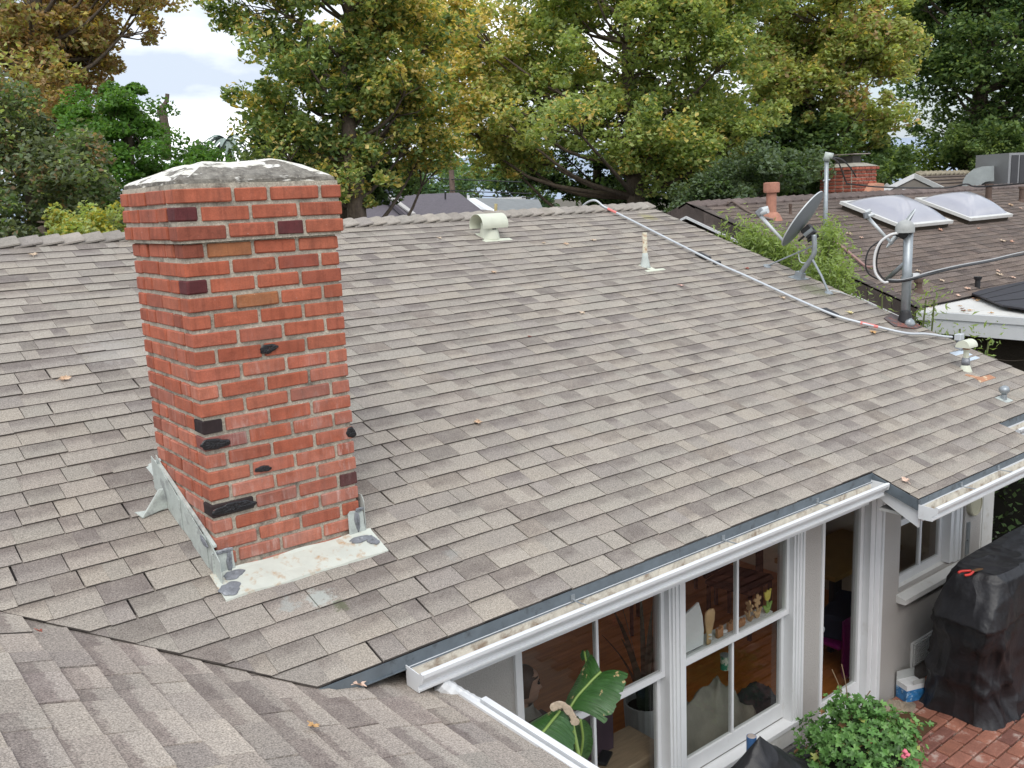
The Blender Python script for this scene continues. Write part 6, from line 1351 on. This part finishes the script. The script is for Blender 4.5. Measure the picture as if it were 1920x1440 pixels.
tree('shrub', 'light yellow-green willowy shrub behind the white gable', gr(1684, 29.5), [bl(1684, 318, 29.5, 42, 28)], [gr(1684, 29.5), at(1684, 330, 29.5)], [(.42, .52, .13), (.32, .43, .11)], [1, 1], 34, .4, 170, .10, 44, None, 8, .06, cat='shrub')
tree('hedge_tree', 'round green tree under the dark maple at right', gr(1780, 28.5), [bl(1790, 305, 28.5, 80, 35), bl(1730, 290, 29, 40, 40), bl(1870, 270, 29, 60, 40), bl(1950, 290, 29, 60, 50)], [gr(1790, 28.5), at(1790, 330, 28.5)], [DG2, G1, G3], [3, 2, 2], 90, .5, 190, .12, 45, None, 8, .1)
tree('far_woods', 'band of distant bluish green garden trees beyond the violet roof', gr(830, 48), [bl(770, 320, 48, 50, 24), bl(850, 330, 50, 60, 22), bl(930, 320, 46, 50, 30), bl(700, 330, 50, 50, 22), bl(800, 345, 44, 60, 12), bl(1010, 340, 46, 60, 22)], [gr(850, 48), at(850, 350, 48)], [(.13, .22, .13), (.16, .27, .11), (.25, .34, .11)], [3, 2, 1], 130, .9, 110, .26, 46, None, 8, .2)
tree('distant_tree', 'faint distant round tree left of the palm', gr(500, 60), [bl(470, 295, 60, 30, 12), bl(410, 300, 62, 40, 10), bl(520, 303, 64, 30, 8)], [gr(500, 60), at(500, 305, 60)], [(.11, .15, .12)], [1], 30, .8, 90, .25, 47, None, 5, .15)
# distant palm
pq = at(425, 262, 58); palm = thing('palm_tree', (pq[0], pq[1], GZ), 'distant pale palm tree in the sky gap above the chimney', 'palm tree')
MB().tube([(pq[0], pq[1], GZ), tuple(pq+(0, 0, -.3))], [.22, .16], 8).obj('trunk', M_BARK, palm)
M_PALM = pm('palm_frond', (.24, .30, .27), .7)  # pale frond colour with distance haze mixed in
for k in range(26):
    a = k*2.4; e = random.uniform(-.5, 1.2); r_ = 1.25; mb = MB(); G = []
    for i in range(6):
        t = i/5; c_ = pq+np.array((math.cos(a)*r_*t, math.sin(a)*r_*t, math.sin(e)*r_*t-1.1*t*t)); sd_ = np.array((-math.sin(a), math.cos(a), 0))*.16*math.sin(math.pi*(.15+.8*t)); G.append([c_-sd_-(0, 0, .08), c_, c_+sd_-(0, 0, .08)])
    mb.grid(G).obj('frond', M_PALM, palm)
# snag top in the sky gap
MB().tube(smooth_path([at(312, 300, 30), at(308, 230, 30), at(303, 205, 30), at(312, 190, 30), at(314, 176, 30)]), [.16]*6+[.13]*8+[.06]*11, 7).obj('tree_snag', M_BARK, None, label='bare dead branch tip poking above the conifer', cat='branch')
# hedge at far right beside the house corner
def hedge():
    rng = np.random.default_rng(50); t = thing('hedge', (8., -.9, GZ), 'dark dense hedge beyond the white corner of the house', 'hedge')
    C_ = np.stack([rng.uniform(7.4, 9.0, 9000), rng.uniform(-4., 2.2, 9000), rng.uniform(GZ, -.75, 9000)], 1)
    foliage('foliage', C_, rnorm(rng, len(C_), .2), .06*rng.uniform(.6, 1.4, len(C_)), colpick(rng, len(C_), [DG1, (.02, .03, .012), (.10, .13, .05)], [4, 4, .7]), M_LEAF2, t, rng)
    MB().box((8.2, -4.2, GZ), (9.1, 2.4, -.85)).obj('core_box', pm('hedge_core', (.010, .010, .006), 1.), t)  # solid near-black box filling the inside of the hedge
hedge()
# feathery green shoots growing in the gap between the houses
def gap_plant(u, v0, v1, d_, w_px, n, seed, label, lean=0., dense=1.):
    rng = np.random.default_rng(seed); c_ = at(u, v0, d_); k = np.linalg.norm(c_-CAM)/FPX; t = thing('bamboo_shoots', (c_[0], c_[1], GZ), label, 'bamboo plant', 'feathery green plants in the gap between houses')
    mb = MB(); Cs = []; 
    for i in range(n):
        ox, oy = rng.normal(0, w_px*k*.45), rng.normal(0, .16); top = at(u, v0, d_)+np.array((ox+lean, oy, -abs(rng.normal(0, (v1-v0)*k*.42))))
        bs_ = np.array((c_[0]+ox*.35, c_[1]+oy*.5, GZ+.0)); mid = (bs_+top)/2+rng.normal(size=3)*.05; P = smooth_path([bs_, mid, top], 6); mb.tube(P, [.010]*len(P), 4, cap=False)
        zlo = at(u, v1, d_)[2]-.35
        for p in P:
            if p[2] > zlo-.1:
                for q_ in range(int(34*dense)): Cs.append(p+rng.normal(size=3)*np.array((.09, .09, .10)))
        for q_ in range(int(90*dense)): Cs.append(top+rng.normal(size=3)*np.array((.085, .085, .12))-(0, 0, .05))
    mb.obj('stems', pm('green_stem', (.12, .14, .05), .7), t)
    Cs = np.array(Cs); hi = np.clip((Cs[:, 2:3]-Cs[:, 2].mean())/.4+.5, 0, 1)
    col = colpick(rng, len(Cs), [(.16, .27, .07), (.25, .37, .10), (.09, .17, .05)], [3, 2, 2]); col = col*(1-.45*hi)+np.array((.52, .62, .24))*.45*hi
    foliage('foliage', Cs, rnorm(rng, len(Cs), .3), .075*rng.uniform(.5, 1.3, len(Cs)), col, M_LEAF, t, rng, .28)
for a in [(1405, 428, 500, 11.3, 14, 12, 60, 'leftmost feathery shoots by the brown gable'), (1440, 455, 540, 11.2, 26, 17, 61, 'dense bright shoots left of the large dish'), (1490, 470, 560, 11.3, 26, 17, 62, 'dense bright shoots behind the large dish mast'), (1545, 425, 560, 11.6, 22, 17, 63, 'tall shoots around the base of the slender pole'), (1575, 505, 585, 11.2, 14, 8, 64, 'drooping shoots right of the large dish'), (1600, 520, 600, 10.9, 8, 3, 65, 'small dark sprig below the brown roof edge', 0., .28), (1640, 535, 620, 10.9, 6, 3, 66, 'small dark sprig left of the electric mast', 0., .28), (1738, 560, 620, 10.6, 8, 3, 67, 'leaning sprig touching the white patio cover', 0., .28), (1765, 625, 650, 10.5, 12, 4, 68, 'low sprigs right of the electric mast base', 0., .28), (1800, 612, 640, 10.0, 8, 3, 69, 'bright sprig behind the junction box', 0., .28), (1345, 420, 430, 11.5, 5, 2, 70, 'tiny sprig in front of the brown gable wall', 0., .28)]: gap_plant(*a)
# ivy geranium bush in the patio
def ivy():
    rng = np.random.default_rng(80); t = thing('ivy_bush', (3.60, -1.04, GZ), 'round bright green ivy-leaved bush on the patio by the door', 'bush')
    n = 1900; d_ = rng.normal(size=(n, 3)); d_ /= np.linalg.norm(d_, axis=1)[:, None]; d_[:, 2] = np.where(d_[:, 2] < -.5, -d_[:, 2], d_[:, 2])
    r = rng.uniform(.62, 1.06, n)+.15*np.sin(d_[:, 0]*6+d_[:, 1]*5)+.10*np.sin(d_[:, 2]*9+d_[:, 0]*6)+.12*(rng.uniform(0, 1, n) < .08); C_ = np.array((3.60, -1.04, -2.13))+d_*r[:, None]*np.array((.40, .36, .36))
    
    N_ = d_*.6+rng.normal(size=(n, 3))*.35+np.array((-.25, -.25, .65)); N_ /= np.linalg.norm(N_, axis=1)[:, None]
    lobes = 15; ang_ = np.linspace(0, 2*np.pi, lobes, endpoint=False)+.0; rad = np.array([.55, 1., .72][0:3]*5); rad[0] = .15; rad[1] = .75; rad[14] = .75
    u_ = np.cross(N_, rng.normal(size=(n, 3))); u_ /= np.linalg.norm(u_, axis=1)[:, None]; v_ = np.cross(N_, u_); s_ = rng.uniform(.016, .036, n)[:, None]
    V = [C_-N_*s_*.25]
    for a_, r_ in zip(ang_, rad): V.append(C_+(u_*np.cos(a_)+v_*np.sin(a_))*s_*r_+N_*s_*rng.uniform(-.15, .3, (n, 1)))
    V = np.stack(V, 1); k = lobes+1; F_ = []
    base = np.arange(n)*k
    for i in range(lobes): F_.append(np.stack([base, base+1+i, base+1+(i+1) % lobes], 1))
    F_ = np.concatenate(F_); col = colpick(rng, n, [(.13, .28, .075), (.10, .22, .055), (.20, .38, .11), (.40, .44, .13), (.06, .13, .035), (.28, .16, .08)], [4, 4, 2, .25, 2, .3])
    me = npmesh('foliage', V.reshape(-1, 3), F_, M_LEAF2, np.repeat(col, k, 0)); put(bpy.data.objects.new('foliage', me), t)
    mb = MB()
    for i in range(60):
        c_ = C_[int(rng.integers(n))]; b_ = np.array((3.60, -1.04, -2.42)); mb.tube(smooth_path([b_, (b_+c_)/2+rng.normal(size=3)*.05, c_], 4), .004, 4, cap=False)
    for q_ in ((1578, 1245), (1560, 1255), (1632, 1295), (1690, 1330)): e_ = at(*q_, 5.9); mb.tube(smooth_path([np.array((3.60, -.97, -2.1)), (e_+np.array((3.60, -.97, -2.1)))/2+(0, 0, .1), e_], 6), .004, 4, cap=False)
    mb.obj('stems', pm('brown_stem', (.16, .11, .06), .8), t)
    MB().lathe((3.60, -1.04, GZ), (0, 0, 1), [(.17, 0), (.21, .24), (.22, .26), (.19, .26)], 20).obj('pot', M_TERR, t)
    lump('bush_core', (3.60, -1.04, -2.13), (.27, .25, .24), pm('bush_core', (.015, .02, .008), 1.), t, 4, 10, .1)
    for u, v in ((1697, 1409), (1701, 1415), (1694, 1418)): lump('blossom', at(u, v, 5.15), (.014, .014, .012), pm('pink_petal', (.75, .18, .25), .6), t, u, 6, .3)
ivy()
# banana-like leaves rising at the porch eave
ban = thing('banana_plant', (1.05, -1.25, GZ), 'large torn glossy banana leaves in front of the left tall window', 'banana plant')
def banana_mat():
    m, t, p, o = nodes('banana_leaf'); uv = t.nodes.new('ShaderNodeUVMap'); uv.uv_map = 'UVMap'; g = t.nodes.new('ShaderNodeNewGeometry').outputs['Position']
    n1 = noise(t, uv.outputs[0], 1, 3, .5, (3.5, 60, 1)); c = mixc(t, mrange(t, n1, .3, .7, 0, 1), (.014, .055, .009), (.060, .155, .040))
    c = mixc(t, mrange(t, noise(t, g, 7, 3, .5), .5, .68, 0, .6), c, (.10, .20, .09))
    dry = mrange(t, noise(t, g, 17, 4, .6), .655, .675, 0, 1); c = mixc(t, dry, c, (.50, .36, .18))
    t.links.new(c, p.inputs['Base Color']); p.inputs['Roughness'].default_value = .33; bump(t, p, n1, .006, .8)
    tr = t.nodes.new('ShaderNodeBsdfTranslucent'); tr.inputs[0].default_value = (.06, .16, .02, 1); ms = t.nodes.new('ShaderNodeMixShader'); ms.inputs[0].default_value = .15
    t.links.new(p.outputs[0], ms.inputs[1]); t.links.new(tr.outputs[0], ms.inputs[2]); t.links.new(ms.outputs[0], o.inputs[0]); return m
M_BAN = banana_mat(); M_RIB = pm('leaf_midrib', (.20, .30, .07), .45)
def bleaf(left, mid, right, d0, d1, dl, dr, name='leaf'):
    """three matching rows of pixel positions at real depths: left margin, midrib, right margin"""
    n = len(mid); Lp = [at(*left[i], d0+(d1-d0)*i/(n-1)+dl) for i in range(n)]; Mp = [at(*mid[i], d0+(d1-d0)*i/(n-1)) for i in range(n)]; Rp_ = [at(*right[i], d0+(d1-d0)*i/(n-1)+dr) for i in range(n)]
    L2, M2, R2 = smooth_path(Lp, 8), smooth_path(Mp, 8), smooth_path(Rp_, 8); G = []
    for i in range(len(M2)):
        row = []; nk = {5: .84, 6: .9, 13: .95, 19: .88, 27: .93}.get(i, 1.); R2i = M2[i]+(R2[i]-M2[i])*nk; L2i = M2[i]+(L2[i]-M2[i])*{8: .93, 21: .95}.get(i, 1.)
        for t in np.linspace(0, 1, 9): row.append(L2i*(1-t)+M2[i]*t+(0, 0, .015*math.sin(math.pi*t)))
        for t in np.linspace(0, 1, 9)[1:]: row.append(M2[i]*(1-t)+R2i*t+np.array((0, 0, .018*math.sin(math.pi*t)+.004*math.sin(i*1.9))))
        G.append(row)
    mb = MB(); mb.grid(G, uv=True); lf = mb.obj(name, M_BAN, ban, smooth=True); MB().tube([p+(0, 0, .004) for p in M2], .007, 6).obj('midrib', M_RIB, lf, smooth=True)
    return lf
bleaf([(1056, 1335), (1062, 1310), (1078, 1280), (1092, 1252), (1108, 1226)], [(1068, 1330), (1082, 1308), (1098, 1290), (1113, 1274), (1127, 1261)], [(1133, 1357), (1148, 1338), (1163, 1310), (1172, 1285), (1178, 1262)], 4.15, 4.25, .10, -.08)
bleaf([(960, 1386), (985, 1362), (1008, 1347), (1032, 1334)], [(1000, 1394), (1020, 1372), (1036, 1352), (1050, 1335)], [(1062, 1440), (1072, 1415), (1078, 1388), (1074, 1352)], 3.75, 3.95, .06, -.02)
bleaf([(1062, 1465), (1068, 1425), (1074, 1385), (1078, 1345)], [(1080, 1455), (1088, 1420), (1093, 1385), (1088, 1350)], [(1098, 1432), (1108, 1412), (1112, 1392), (1110, 1368)], 4.12, 4.12, .05, .05)
bleaf([(1090, 1222), (1088, 1230), (1092, 1240)], [(1096, 1224), (1098, 1234), (1100, 1244)], [(1106, 1226), (1105, 1236), (1103, 1246)], 4.45, 4.4, .02, .0)
dl = MB(); G = []
for t in np.linspace(0, 1, 12):
    c_ = at(1038+40*t, 1326-8*math.sin(t*3)+28*t*t, 3.9); G.append([c_+np.array((0, 0, .022*math.sin(a)))+RT*.018*math.cos(a)*(1+.3*math.sin(t*21)) for a in np.linspace(0, 2*math.pi, 9)])
dl.grid(G).obj('dry_margin', pm('dry_leaf_edge', (.50, .40, .30), .9, var=.35, vs=40, bd=.004, bs=60), ban, smooth=True)
for e_ in ((1000, 1394, 3.75), (1068, 1330, 4.15), (1080, 1455, 4.12)): MB().tube(smooth_path([at(*e_), np.array((1.12, -1.18, -1.35)), np.array((1.05, -1.25, GZ))], 6), [.010]*7+[.03]*6, 8).obj('stalk', M_RIB, ban, smooth=True)
# dead leaf bits on the far dark wall side, thin wire below patio cover
MB().tube(smooth_path([onx(1845, 668, 9.0), onx(1885, 676, 9.0), onx(1925, 675, 9.0), onx(1990, 668, 9.)]), .004, 5).obj('wire', M_DARKW, label='thin sagging wire in front of the dark wall at right', cat='wire')
